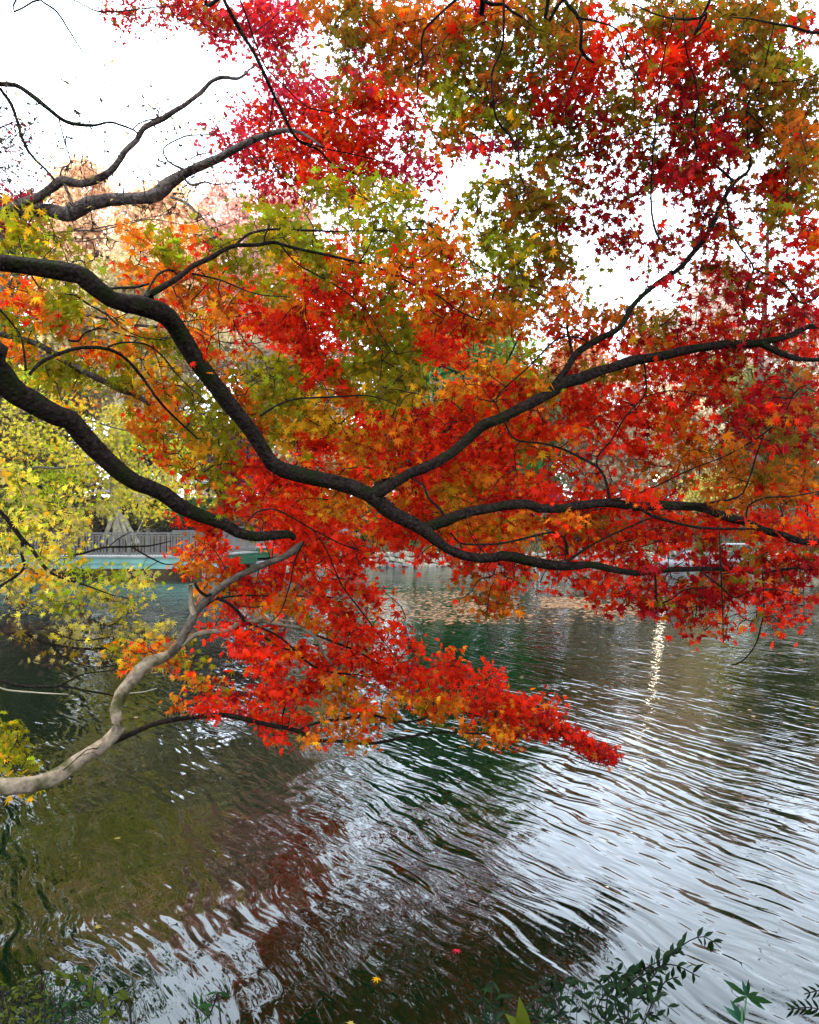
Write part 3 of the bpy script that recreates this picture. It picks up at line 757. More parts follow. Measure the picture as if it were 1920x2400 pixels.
for k in range(300):
    c = T3.sk[int(RNG.integers(1, len(T3.sk)))]
    q = c[int(RNG.integers(len(c) // 4, len(c)))][:3]
    if q[0] < -4.5: continue
    e = q + RNG.normal(0, 0.14, 3) + np.array((0, 0, .03)); tcs.append(e)
    if k % 2 == 0: T3.spray(e, 3, (.04, .04, .04), .032, 'KKKT')
T3.grow(tcs, r0=0.0040, reach=0.5)
# a crown of thin twigs, purple grey, at the picture's left edge
tc2 = [P(RNG.uniform(-60, 85), RNG.uniform(280, 470), 6.6 + RNG.normal(0, .3)) for _ in range(110)]
T3.grow(tc2, r0=0.0034, reach=1.4)
for c in tc2: T3.spray(c, 7, (.06, .06, .05), .026, 'KKKD')
T3.finish(single=60, leafname='leaf')

# ---------------- tree 4: leaning pale-trunk maple, lower left
T4 = Tree('maple_tree', 'leaning maple with a curved pale trunk and orange red sprays low over the water', 'tree', (-4.0, 3.6, gz(-4.0, 3.6)), M_BARKP)
T4.k = KW[0] = 0.88
T4.limb([(-4.05, 3.6, T4.base[2] - .2, .11), (-3.6, 3.7, .45, .075), (-2.9, 3.8, .70, .06)] + [pxp(*q) for q in [(-60,1862,46,3.85),(0,1852,44,3.9),(60,1846,42,3.95),(110,1835,42,4.0),(150,1815,40,4.05),(184,1789,38,4.1),(223,1762,36,4.15),(245,1730,34,4.2),(255,1690,32,4.22),(262,1650,30,4.25),(285,1610,32,4.3),(317,1583,34,4.32),(350,1560,34,4.35),(385,1540,28,4.4),(410,1522,22,4.42)]], 'trunk', px=False)
T4.limb([(385,1542,22,4.41),(412,1522,24,4.42),(440,1473,23,4.45),(467,1428,21,4.5),(501,1390,21,4.5),(545,1356,19,4.5),(601,1328,18,4.5),(657,1306,18,4.5),(690,1288,22,4.5),(708,1272,8,4.5)], mat=M_BARKM, label='darker upper limb rising to the right')
T4.limb([(250,1740,24,4.2),(265,1735,18,4.25),(300,1717,15,4.3),(356,1698,13,4.4),(412,1686,12,4.45),(473,1681,12,4.5),(523,1674,13,4.55),(579,1681,13,4.6),(629,1698,12,4.7),(696,1711,11,4.8),(723,1723,9,4.8),(779,1737,8,4.9),(857,1742,8,5.0),(946,1728,7,5.0),(1060,1716,5,5.1),(1171,1717,4,5.1)], mat=M_BARK)
T4.limb([(696,1711,7,4.8),(740,1695,7,4.85),(824,1681,7,4.9),(890,1678,7,5.0),(935,1692,6,5.0),(985,1690,6,5.0),(1016,1672,6,5.05),(1071,1667,5,5.1),(1130,1680,3,5.1)], mat=M_BARK)
T4.limb([(423,1514,14,4.42),(462,1484,14,4.5),(534,1473,13,4.6),(584,1456,12,4.65),(645,1462,11,4.7),(712,1476,10,4.75),(746,1501,8,4.8),(760,1535,7,4.85),(790,1565,7,4.9),(835,1590,7,5.0),(870,1610,5,5.0),(900,1625,3,5.0)])
T4.limb([(740,1490,6,4.8),(790,1510,6,4.85),(840,1530,5,4.9),(890,1560,4,5.0)], mat=M_BARK)
T4.limb([(509,1400,9,4.5),(540,1417,9,4.5),(562,1440,9,4.55),(575,1462,9,4.6)], mat=M_BARK)
T4.limb([(458,1366,8,4.4),(466,1385,9,4.42),(485,1396,8,4.45),(500,1392,8,4.5)], mat=M_BARK)
T4.limb([(449,1375,10,4.5),(445,1400,13,4.5),(446,1425,14,4.48),(458,1442,14,4.47)])
T4.limb([(584,1460,8,4.65),(590,1480,9,4.65),(610,1485,7,4.65),(650,1515,6,4.7),(690,1525,5,4.7)], mat=M_BARK)
T4.limb([(586,1465,6,4.65),(620,1475,6,4.65),(657,1495,6,4.7),(712,1545,6,4.75),(745,1565,5,4.8),(779,1573,5,4.85),(890,1590,3,5.0)], mat=M_BARK)
T4.limb([(586,1480,6,4.65),(570,1500,6,4.65),(570,1518,5,4.65),(580,1522,4,4.65)], mat=M_BARK)
T4.limb([(475,1425,5,4.5),(520,1400,5,4.6),(640,1395,4,4.8),(780,1400,4,5.0)], mat=M_BARK)
def want4(c, r, ch): return not want1(c, r, ch) and r >= 20 and not (c == 6 and r == 20) and not (r >= 28 and c >= 20) and not (r == 28 and c in (16, 17))
def d4(c, r):
    if r >= 25: return 5.0 + 0.035 * (c - 12)
    if c < 8 and r == 25: return 4.3
    return 5.0
C4 = lay(T4, FG, 0, d4, want4, 0.066, (2.4, 0.9), lambda c, r: 0.5 if c > 7 else 0.3, spread=13.0, nsp=5)
for k in range(46):                      # the spray's tapering tip
    t_ = k / 45.0
    u = 1150 + 285 * t_; v = 1668 + 92 * t_ + 14 * math.sin(t_ * 9)
    wv2 = (1 - t_) * 42 + 7
    for q_ in range(2):
        c_ = P(u + RNG.normal(0, 8), v + RNG.uniform(-1, 1) * wv2, 5.3 + RNG.normal(0, .1))
        T4.spray(c_, 15, (.05, .05, .022), .036, MIXES['R'] + ('D' * int(8 * t_) if t_ > .4 else 'O'), dirv=(1, 0, -.4)); C4.append(c_)
T4.grow([P((c + RNG.random()) * CELL, (r + RNG.random()) * CELL, d4(c, r) - .35) for r in range(20, 30) for c in range(5, 23) if FG[r][c] != '.' and want4(c, r, 'R') and RNG.random() < .5], r0=0.0026, reach=1.2)
T4.grow(C4, r0=0.0026)
T4.finish(up=0.7)

# ---------------- tree 5: yellow-leaved shrub at the left edge
T5 = Tree('yellow_shrub', 'yellow and lime leaved shrub with thin black twigs over the water, left edge', 'shrub', (-4.9, 6.0, gz(-4.9, 6.0)), M_BARK)
T5.k = KW[0] = 1.0
T5.limb([(-4.9, 6, T5.base[2] - .1, .08), (-4.5, 6, 1.2, .06), (-4.0, 5.9, 2.1, .04)] + [pxp(*q) for q in [(-40,1170,10,5.6),(0,1200,10,5.6),(28,1228,10,5.6),(53,1261,10,5.6),(78,1286,9,5.6),(103,1323,8,5.6),(136,1350,6,5.6),(200,1375,4,5.6),(270,1400,3,5.6)]], px=False)
T5.limb([(54,1268,8,5.6),(53,1300,7,5.6),(57,1331,7,5.6),(28,1356,6,5.55),(-10,1378,6,5.5)])
T5.limb([(-30,1475,6,5.4),(0,1484,7,5.4),(56,1487,7,5.4),(117,1509,7,5.4),(195,1520,6,5.4),(239,1520,5,5.4),(306,1540,4,5.4),(350,1560,3,5.4)])
T5.limb([(56,1487,4,5.4),(100,1475,4,5.4),(180,1500,3,5.4),(260,1495,3,5.4)])
T5.limb([(117,1509,4,5.4),(150,1540,3,5.4),(215,1565,3,5.4),(290,1560,2,5.4)])
T5.limb([(-30,1588,6,5.2),(0,1595,7,5.2),(50,1606,7,5.2),(134,1608,6,5.2),(181,1615,5,5.2),(236,1623,4,5.2),(270,1630,3,5.2)])
T5.limb([(140,1608,3,5.2),(200,1580,3,5.2),(280,1570,2,5.2)])
T5.limb([(150,1310,5,5.6),(195,1295,5,5.6),(250,1284,6,5.6),(306,1280,5,5.6),(350,1278,4,5.6),(400,1268,2,5.6)])
T5.limb([(306,1282,4,5.6),(348,1306,4,5.6),(390,1324,3,5.6),(440,1316,2,5.6)])
T5.limb([(255,1282,3,5.6),(280,1262,3,5.6),(310,1245,2,5.6)])
T5.limb([(-20,1600,4,4.9),(20,1618,4,4.9),(90,1622,3,4.9),(160,1625,2,4.9)], mat=M_BARKW)
T5.limb([(282,1628,2,4.6),(330,1622,3,4.6),(370,1612,2,4.6)], mat=M_BARKW)
C5 = lay(T5, SHRUB, 18, lambda c, r: 5.9 if r < 24 else 5.7, lambda c, r, ch: True, 0.074, (1.25, 0.6), 0.5)
tc5 = [P(RNG.uniform(-10, 310), RNG.uniform(1400, 1520), 5.6 + RNG.normal(0, .2)) for _ in range(110)]
T5.grow(C5 + tc5, r0=0.0024)
T5.finish(up=0.35)

# ---------------- mid-distance yellow tree (left, behind the limbs)
T6 = Tree('yellow_tree', 'yellow and lime tree standing on the left bank behind the dark limbs', 'tree', (-9.6, 12.0, gz(-9.6, 12.0)), M_BARKF)
T6.limb([(-9.6, 12, T6.base[2] - .2, .2), (-9.4, 12, 2.0, .16), (-8.9, 12, 3.6, .11), (-7.6, 12, 4.8, .05), (-6.4, 12, 5.2, .02)], 'trunk', px=False)
T6.limb([(-9.3, 12, 2.4, .08), (-7.6, 12, 3.0, .04), (-6.2, 12, 3.2, .025), (-4.8, 12, 3.3, .01)], px=False)
T6.limb([(-8.9, 12, 3.6, .08), (-7.4, 12, 4.0, .04), (-6.0, 12, 4.1, .02), (-4.4, 12, 3.8, .01)], px=False)
C6 = lay(T6, MIDY, 14, lambda c, r: 12.0 + (c % 3) * 0.5, lambda c, r, ch: True, 0.09, (0.95, 0.5), 0.3)
T6.grow(C6, r0=0.005)
T6.finish(up=0.3)

# ------------------------------------------------------------ far bank: trees
FP = {'peach': [(.80,.50,.26),(.82,.56,.30),(.75,.42,.24)], 'cream': [(.82,.66,.30),(.78,.60,.28),(.70,.52,.22)], 'pink': [(.72,.36,.26),(.76,.42,.32),(.62,.30,.22)],
      'tan': [(.56,.42,.24),(.62,.48,.28),(.48,.34,.18)], 'ever': [(.03,.24,.03),(.05,.32,.04),(.015,.12,.02)], 'lime': [(.34,.48,.07),(.42,.55,.12),(.25,.38,.05)],
      'plum': [(.22,.04,.05),(.28,.05,.07),(.16,.03,.04)], 'olive': [(.18,.17,.04),(.24,.22,.05),(.13,.12,.03)], 'rust': [(.50,.18,.06),(.56,.22,.08),(.40,.14,.05)],
      'yellow': [(.80,.62,.08),(.82,.68,.14),(.68,.56,.08)], 'magenta': [(.60,.03,.08),(.66,.05,.12),(.45,.02,.05)], 'crimson': [(.62,.015,.03),(.5,.01,.02)],
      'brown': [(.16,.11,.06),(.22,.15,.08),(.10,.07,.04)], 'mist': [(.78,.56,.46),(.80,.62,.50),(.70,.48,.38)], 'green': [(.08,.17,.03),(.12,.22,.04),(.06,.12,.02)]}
KFAR = 0.45
def far_crown(blobs, d, pal, N, size, g, clump=0.5):
    pos, col = [], []
    tot = sum(ru * rv for _, _, ru, rv in blobs)
    pl = np.array(FP[pal]) * KFAR * (2.1 if d > 58 else 1.3 if pal == 'cream' else 1.0)  # farthest trees lightened, their hazy bleached look put into the leaf colour
    for (u, v, ru, rv) in blobs:
        nb = int(N * ru * rv / tot)
        m_ = max(8, nb // 90)
        q = g.normal(0, 1, (m_, 3)); q /= np.linalg.norm(q, axis=1)[:, None]
        q *= g.uniform(0.35, 1.0, (m_, 1)) ** 0.6
        c0 = P(u, v, d)
        R = np.array((ru, ru * 0.9, rv)) / F * d
        cc = c0 + q * R
        per = nb // m_
        cs = clump * g.uniform(0.5, 1.5, (m_, 1, 1)) * min(1.0, ru / 60)
        pp = cc[:, None, :] + g.normal(0, 1, (m_, per, 3)) * cs * np.array((1, 1, .6))
        pos.append(pp.reshape(-1, 3))
        ci = pl[g.integers(0, len(pl), m_)] * g.uniform(0.75, 1.2, (m_, 1))
        col.append(np.repeat(ci, per, 0) * g.uniform(0.8, 1.2, (m_ * per, 1)))
    pos = np.vstack(pos); col = np.clip(np.vstack(col), 0.005, 0.9)
    gzz = ground_z(pos[:, 0], pos[:, 1])
    k = pos[:, 2] > np.maximum(gzz, 0) + 0.15
    return pos[k], col[k], size * np.exp(g.normal(0, 0.25, k.sum()))
FT_N = [0]
def far_tree(name, label, cat, d, blobs, pal, N=7000, size=0.20, trunk_u=None, tw=0.25, tmat=None, group=None, clump=0.55, limbs=7, up=0.2):
    FT_N[0] += 1
    g = np.random.default_rng(100 + FT_N[0])
    u0 = trunk_u if trunk_u is not None else blobs[-1][0]
    x0 = P(u0, 1200, d)[0]
    base = np.array((x0, d, max(gz(x0, d), 0.05) - 0.1))
    r = empty(name, base, label, cat, group)
    pos, col, sz = far_crown(blobs, d, pal, N, size, g, clump)
    o_ = obj('crown', leaf_mesh('crown', pos, sz, col, M_FARLEAF, SM_V, SM_F, origin=base, up=up, down=0.4, g=g), r)
    o_['kind'] = 'stuff'
    top = P(blobs[0][0], blobs[0][1], d)
    pts = [(*base, tw), (*(base * .65 + top * .35 + g.normal(0, .15, 3)), tw * .75), (*(base * .3 + top * .7 + g.normal(0, .2, 3)), tw * .45), (*top, tw * .15)]
    c = catmull(pts, 0.8)
    v, q = tube(c, 8, 0.05, seed=FT_N[0])
    obj('trunk', mesh_np('trunk', v, q, tmat or M_BARKF, smooth=True, origin=base), r)
    ps = []
    if len(pos) < 50: print('EMPTYCROWN', label)
    for k in range(limbs if len(pos) else 0):
        a = c[int(len(c) * g.uniform(0.25, 0.9))]
        e = pos[int(g.integers(0, len(pos)))]
        mid = (a[:3] + e) / 2 + np.array((0, 0, 0.3))
        ps.append(tube(catmull([(*a[:3], a[3] * .5), (*mid, a[3] * .3), (*e, .02)], 0.7), 5, 0.05, seed=k))
    if ps:
        v, q = merge(ps)
        obj('limbs', mesh_np('limbs', v, q, tmat or M_BARKF, smooth=True, origin=base), r)
    return r
GB = 'trees across the lake'
far_tree('tall_tree', 'tallest pale peach tree across the lake, left, its narrow top against the sky', 'tree', 62, [(195,450,62,75),(170,560,95,90),(190,680,120,120),(190,850,130,130)], 'peach', 30000, size=.32, group=GB)
far_tree('tall_tree', 'peach tree with a flat broad top, right of the tallest peach tree', 'tree', 60, [(400,500,75,75),(320,510,55,55),(380,620,120,90),(390,740,120,120),(380,880,110,80)], 'peach', 30000, size=.32, group=GB)
far_tree('tall_tree', 'pink tinted tall tree left of the overhanging crimson leaves', 'tree', 66, [(525,520,75,90),(520,640,100,110),(520,780,110,110)], 'pink', 22000, size=.30, group=GB)
far_tree('tall_tree', 'hazy pink brown tree behind the olive maple leaves, centre left', 'tree', 68, [(650,530,85,100),(660,660,105,120),(650,820,100,100)], 'pink', 20000, size=.30, group=GB)
far_tree('cream_tree', 'broad cream yellow tree behind the upper dark limb', 'tree', 50, [(300,700,130,110),(200,800,130,90),(420,820,110,90),(300,920,150,70)], 'cream', 30000, size=.28, trunk_u=300, group=GB)
far_tree('tan_tree', 'thin tan tree left of the dark evergreen', 'tree', 54, [(790,740,80,110),(840,880,95,80),(760,900,80,80)], 'tan', 6000, trunk_u=800, tmat=M_BARKW, limbs=22, group=GB)
far_tree('evergreen_tree', 'dark green evergreen in the centre behind the white bare tree', 'tree', 49, [(1010,830,90,90),(1070,900,120,110),(1010,990,120,90),(1100,1090,150,110)], 'ever', 32000, size=.29, trunk_u=1060, tw=.4, group=GB)
far_tree('lime_tree', 'bright lime green treetop beside the dark evergreen', 'tree', 46, [(1180,805,58,38),(1130,780,55,40),(1170,860,50,50)], 'lime', 6000, size=.16, trunk_u=1160, group=GB)
far_tree('lime_tree', 'pale green treetop above the evergreen', 'tree', 58, [(1110,725,40,40),(1080,770,40,40),(1090,850,50,60)], 'lime', 2500, trunk_u=1090, group=GB)
far_tree('purple_maple', 'plum coloured maple behind the bridge', 'tree', 45, [(570,1050,50,50),(595,1110,62,45)], 'plum', 9000, size=.14, trunk_u=590, group=GB)
far_tree('tan_tree', 'tan pink tree above the plum maple', 'tree', 56, [(640,880,90,100),(700,970,90,70)], 'tan', 16000, size=.25, trunk_u=660, limbs=16, group=GB)
far_tree('yellow_far_tree', 'golden tan tree to the right of the plum maple', 'tree', 50, [(740,1040,90,70),(820,1080,80,60)], 'cream', 16000, size=.25, trunk_u=760, group=GB)
far_tree('misty_tree', 'pale pink misty tree beneath the sky gap at the right', 'tree', 78, [(1560,790,90,70),(1560,900,110,110)], 'mist', 22000, size=.34, group=GB)
far_tree('misty_tree', 'pale pink misty tree around the tall white trunk', 'tree', 76, [(1690,700,60,90),(1700,850,90,110)], 'mist', 20000, size=.34, trunk_u=1700, group=GB)
far_tree('misty_tree', 'pale pink misty tree at the right edge', 'tree', 74, [(1890,800,70,90),(1870,940,90,90)], 'mist', 20000, size=.34, group=GB)
far_tree('tan_tree', 'beige bare twigged tree right of centre beside the glowing lamp', 'tree', 54, [(1440,1040,80,60),(1420,1120,80,40)], 'tan', 16000, size=.24, limbs=20, trunk_u=1430, group=GB)
far_tree('rust_tree', 'rust brown tree behind the glowing lamp', 'tree', 60, [(1580,1000,90,90),(1600,1100,90,60)], 'tan', 18000, size=.25, trunk_u=1590, group=GB)
far_tree('yellow_far_tree', 'small bright yellow tree with a grey trunk at the right', 'tree', 48, [(1690,1150,60,35),(1650,1165,40,28)], 'yellow', 4500, size=.15, trunk_u=1700, group=GB)
far_tree('leafy_tree', 'olive brown tree at the far right edge', 'tree', 54, [(1830,1030,90,80),(1860,1130,90,50),(1830,930,70,60)], 'olive', 20000, size=.25, trunk_u=1840, group=GB)
far_tree('rust_tree', 'rust tree high up behind the red leaves, right of centre', 'tree', 64, [(1360,880,90,80),(1350,1000,90,80)], 'rust', 18000, size=.28, group=GB)
far_tree('leafy_tree', 'olive green tree between the evergreen and the rust tree', 'tree', 56, [(1240,960,80,90),(1230,1060,80,70)], 'olive', 18000, size=.26, group=GB)
far_tree('crimson_maple', 'crimson maple at the left edge below the bare grey limbs', 'tree', 24, [(10,500,70,42),(70,470,30,18),(60,560,35,30)], 'crimson', 5000, size=.085, trunk_u=-120, clump=.28, limbs=9, group=GB)
far_tree('leafy_tree', 'shadowy olive brown tree behind the yellow tree at the left edge', 'tree', 43, [(60,960,130,130),(60,1110,130,80)], 'brown', 24000, size=.22, trunk_u=40, group=GB)
far_tree('leafy_tree', 'brown olive green tree above the pavilion roofs', 'tree', 53, [(430,1020,110,70),(330,1060,90,60),(500,1090,80,50)], 'brown', 16000, size=.22, trunk_u=440, group=GB)
far_tree('leafy_tree', 'tall olive green tree rising behind the right hand boats', 'tree', 62, [(1720,930,80,100),(1700,1070,110,80)], 'olive', 18000, size=.27, group=GB)
far_tree('leafy_tree', 'large olive green tree added on the left bank to darken the water, its edge at the left border', 'tree', 27, [(-330,760,230,330),(-110,640,150,250),(-250,1050,230,160)], 'olive', 34000, size=.23, trunk_u=-420, group=GB)  # added mostly out of view so the water reflects leaves, not sky
# shrubs on the bank
GS = 'shrubs on the far bank'
far_tree('green_shrub', 'glossy green shrub beside the pavilion post', 'shrub', 44, [(480,1195,52,24),(440,1210,45,16)], 'green', 5000, size=.12, tw=.06, limbs=3, group=GS, clump=.3)
far_tree('green_shrub', 'low dark green shrub left of the pavilion post', 'shrub', 43.5, [(360,1218,50,16)], 'olive', 3000, size=.12, tw=.06, limbs=3, group=GS, clump=.3)
far_tree('green_shrub', 'green shrub above the magenta one, right of centre', 'shrub', 50, [(1262,1130,48,30)], 'green', 3500, size=.14, tw=.08, limbs=3, group=GS, clump=.35)
far_tree('azalea_shrub', 'magenta red shrub arching above the branch, right of centre', 'shrub', 47.5, [(1262,1165,56,22)], 'magenta', 4500, size=.12, tw=.06, limbs=3, group=GS, clump=.3)
far_tree('azalea_shrub', 'magenta red shrub hanging to the waterline beside the white poles', 'shrub', 46.9, [(1215,1312,46,26)], 'magenta', 4500, size=.11, tw=.06, limbs=3, group=GS, clump=.25)
far_tree('green_shrub', 'moss green shrub at the waterline right of the white poles', 'shrub', 47, [(1300,1316,40,18)], 'green', 3000, size=.12, tw=.05, limbs=2, group=GS, clump=.25)
for (u, v, ru, rv, d, pal, lb) in ((840,1222,60,45,48,'ever','dark evergreen shrub standing in for the shadow behind the grey timber shelter'),(940,1232,70,38,48.5,'ever','dark evergreen shrub standing in for the shadow above the stone bank, left of centre'),
        (1060,1230,80,42,48.5,'ever','dark evergreen shrub standing in for the shadow above the stone bank, centre'),(1180,1235,60,45,49,'green','green shrub behind the white poles'),
        (1400,1225,90,45,50,'brown','brown shrub standing in for the shadow behind the red sprays, right of centre'),(1540,1225,80,45,50,'brown','brown shrub standing in for the shadow below the glowing lamp'),
        (1700,1245,90,45,50,'olive','olive shrub standing in for the shadow behind the right hand boat'),(1860,1240,90,50,50,'brown','brown shrub standing in for the shadow at the right edge'),
        (150,1170,90,60,44,'brown','brown shrub left of the pale trunk'),(30,1180,80,70,43,'brown','brown shrub at the left end of the bridge'),(680,1190,60,50,48,'brown','brown shrub between the bridge end and the timber shelter')):
    far_tree('dark_shrub', lb, 'shrub', d, [(u, v, ru, rv), (u, v + rv, ru * 1.1, rv)], pal, 6000, size=.17, tw=.08, limbs=3, group=GS)  # most of these dark masses stand in for shadow behind the stone bank
# tree belt on the hill behind
g = np.random.default_rng(5)
pp, cc, ss = [], [], []
for k in range(60):
    x = -95 + k * 3.3 + g.normal(0, 2); y = 92 + g.uniform(0, 30); hgt = g.uniform(13, 21)
    zb = gz(x, y)
    m_ = 14
    q = g.normal(0, 1, (m_, 3)); q /= np.linalg.norm(q, axis=1)[:, None]
    c = np.array((x, y, zb + hgt * .5)) + q * np.array((3.2, 3.2, hgt * .5))
    p_ = c[:, None] + g.normal(0, 1, (m_, 60, 3)) * 1.2
    pp.append(p_.reshape(-1, 3)); pl = FP[('mist', 'tan', 'peach', 'cream', 'pink')[k % 5]]
    cc.append(np.repeat(np.array(pl)[g.integers(0, 3, m_)], 60, 0) * .85 * KFAR); ss.append(np.full(m_ * 60, .70))
pp = np.vstack(pp); cc = np.vstack(cc); ss = np.concatenate(ss)
tag(obj('woodland', leaf_mesh('woodland', pp, ss, cc, M_FARLEAF, SM_V, SM_F, up=.2, down=.4, g=g)), 'hazy autumn woodland on the rise behind the far bank', 'woodland', kind='stuff')

# branching bare trees
def bare(name, label, base, top, r0, mat, fan, levels=4, seed=1, droop=0.0, cat='tree', start=0.45, spread=0.7):
    g = np.random.default_rng(seed)
    rt = empty(name, base, label, cat)
    base = np.array(base, float); top = np.array(top, float)
    c = catmull([(*base, r0), (*(base * .6 + top * .4 + g.normal(0, .1, 3)), r0 * .8), (*(base * .25 + top * .75 + g.normal(0, .1, 3)), r0 * .5), (*top, r0 * .2)], .5)
    v, q = tube(c, 8, .05, seed); obj('trunk', mesh_np('trunk', v, q, mat, smooth=True, origin=base), rt)
    first, rest_ = [], []
    def rec(p, dr, L, r, lv, store):
        e = p + dr * L; m = p + dr * L * .5 + g.normal(0, .07 * L, 3)
        store.append(tube(catmull([(*p, r), (*m, r * .8), (*e, r * .55)], L / 4), 4))
        if lv <= 0: return
        for _ in range(int(g.integers(2, 4))):
            nd = dr + g.normal(0, spread * .6, 3); nd[2] -= droop; nd /= np.linalg.norm(nd)
            rec(p + dr * L * g.uniform(.5, 1), nd, L * g.uniform(.55, .8), r * .55, lv - 1, store)
    H = np.linalg.norm(top - base)
    for k in range(fan):
        a = c[int(len(c) * g.uniform(start, .98))]
        nd = np.array((g.normal(0, 1), g.normal(0, .6), g.uniform(.1, .9))); nd /= np.linalg.norm(nd)
        st = []; rec(a[:3], nd, H * .14, a[3] * .5, levels - 1, st)
        v, q = merge(st); obj('branch', mesh_np('branch', v, q, mat, smooth=True, origin=base), rt)
    return rt
def onground(u, d): 
    x = P(u, 1200, d)[0]; return (x, d, gz(x, d) - .1)
bare('bare_tree', 'white barked bare tree in front of the dark evergreen', onground(1020, 46), P(1010, 800, 46), .16, M_BARKW, 12, 4, 3, start=.55)
bare('bare_tree', 'tall bare tree with a pale trunk rising into the sky gap at the right', onground(1765, 52), P(1800, 470, 52), .32, M_BARKF, 7, 3, 4, start=.7)
bare('bare_tree', 'slender pale bare tree near the right edge', onground(1850, 56), P(1872, 640, 56), .18, M_BARKF, 9, 3, 6, start=.5)
bare('bare_tree', 'fine twigged pale tree behind the upper limb, left', onground(470, 47), P(480, 640, 47), .14, M_BARKF, 14, 4, 8, start=.4)
bare('bare_tree', 'fine twigged pale tree between the two dark limbs', onground(330, 44), P(330, 800, 44), .12, M_BARKW, 14, 4, 12, start=.35)
bare('bare_tree', 'pale bare tree left of the evergreen', onground(880, 50), P(880, 760, 50), .15, M_BARKW, 12, 4, 14, start=.4)
bare('bare_shrub', 'pale leafless shrub leaning over the bridge rail', onground(262, 40.6), P(360, 1140, 38), .05, M_BARKW, 6, 3, 9, cat='shrub', start=.3)
bare('bare_tree', 'pale leaning sapling above the stone bank', onground(905, 46.3), P(860, 1215, 46.3), .07, M_BARKW, 3, 2, 19, start=.5)

# plane tree with a splayed pale base behind the bridge
pb = onground(285, 42.8)
r = empty('pale_trunk_tree', pb, 'pale barked tree with a splayed root base standing behind the bridge railing', 'tree')
c = catmull([(*P(285,1262,42.8), .40), (*P(275,1215,42.8), .30), (*P(272,1150,42.8), .34), (*P(274,1080,42.8), .34), (*P(280,950,42.8), .25), (*P(300,820,42.8), .12)], .3)
v, q = tube(c, 12, .06, 4); obj('trunk', mesh_np('trunk', v, q, M_BARKW, smooth=True, origin=pb), r)
for (a, b_) in (((268,1200),(240,1275)),((272,1205),(268,1280)),((280,1205),(305,1278)),((288,1210),(325,1276))):
    c = catmull([(*P(*a, 42.7), .17), (*P((a[0]+b_[0])/2, (a[1]+b_[1])/2 , 42.5), .13), (*P(*b_, 42.2), .16)], .25)
    v, q = tube(c, 7, .06, 5); obj('root', mesh_np('root', v, q, M_BARKW, smooth=True, origin=pb), r)
g = np.random.default_rng(77)
pos, col, sz = far_crown([(250,1090,80,50),(300,1010,90,60),(360,1130,60,18),(265,1180,36,26)], 42.3, 'yellow', 7000, .16, g, .35)
tag(obj('crown', leaf_mesh('crown', pos, sz, col, M_FARLEAF, SM_V, SM_F, origin=pb, up=.2, down=.4, g=g), r), kind='stuff')

# ------------------------------------------------------------ bridge
M_MINT = plain('painted_steel_mint', (.10, .19, .155), .5, .12, 1.5, bump=.1)
M_DKGREEN = plain('painted_steel_green', (.012, .05, .024), .5, .15, 1.5)
M_RAIL = plain('weathered_rail', (.085, .08, .07), .7, .18, 6)
M_CONC = plain('concrete', (.15, .145, .135), .9, .2, 2, bump=.2)
def seg_pts(a, b, step):
    n_ = max(1, int(np.linalg.norm(np.subtract(b, a)) / step)); return [np.array(a) + (np.array(b) - np.array(a)) * k / n_ for k in range(n_ + 1)]
BR = [np.array((P(-260, 1200, 36.6)[0], 36.6)), np.array((P(120, 1200, 35.3)[0], 35.3)), np.array((P(510, 1200, 35.0)[0], 35.0)), np.array((P(600, 1200, 40.0)[0], 40.0)), np.array((P(705, 1200, 46.5)[0], 46.5))]
br = empty('footbridge', (BR[1][0], BR[1][1], 0), 'long green footbridge with a slatted pale railing, bending away at the far bank', 'bridge')
bo = np.array((BR[1][0], BR[1][1], 0))
def piece(a, b, z0, z1, thick, mat, name, off=0.0, label=None):
    d = b - a; L = np.linalg.norm(d); rz = math.atan2(d[1], d[0]); nrm = np.array((-d[1], d[0])) / L
    c = (a + b) / 2 + nrm * off
    me = MB().box((c[0], c[1], (z0 + z1) / 2), (L, thick, z1 - z0), rz).mesh(name, mat, origin=bo)
    o_ = obj(name, me, br)
    if label: o_['label'] = label
    return o_
me_bal = MB().box((0, 0, 0), (.045, .035, .98)).mesh('baluster', M_RAIL)
me_post = MB().box((0, 0, 0), (.11, .09, 1.10)).mesh('post', M_RAIL)
WID = 2.2
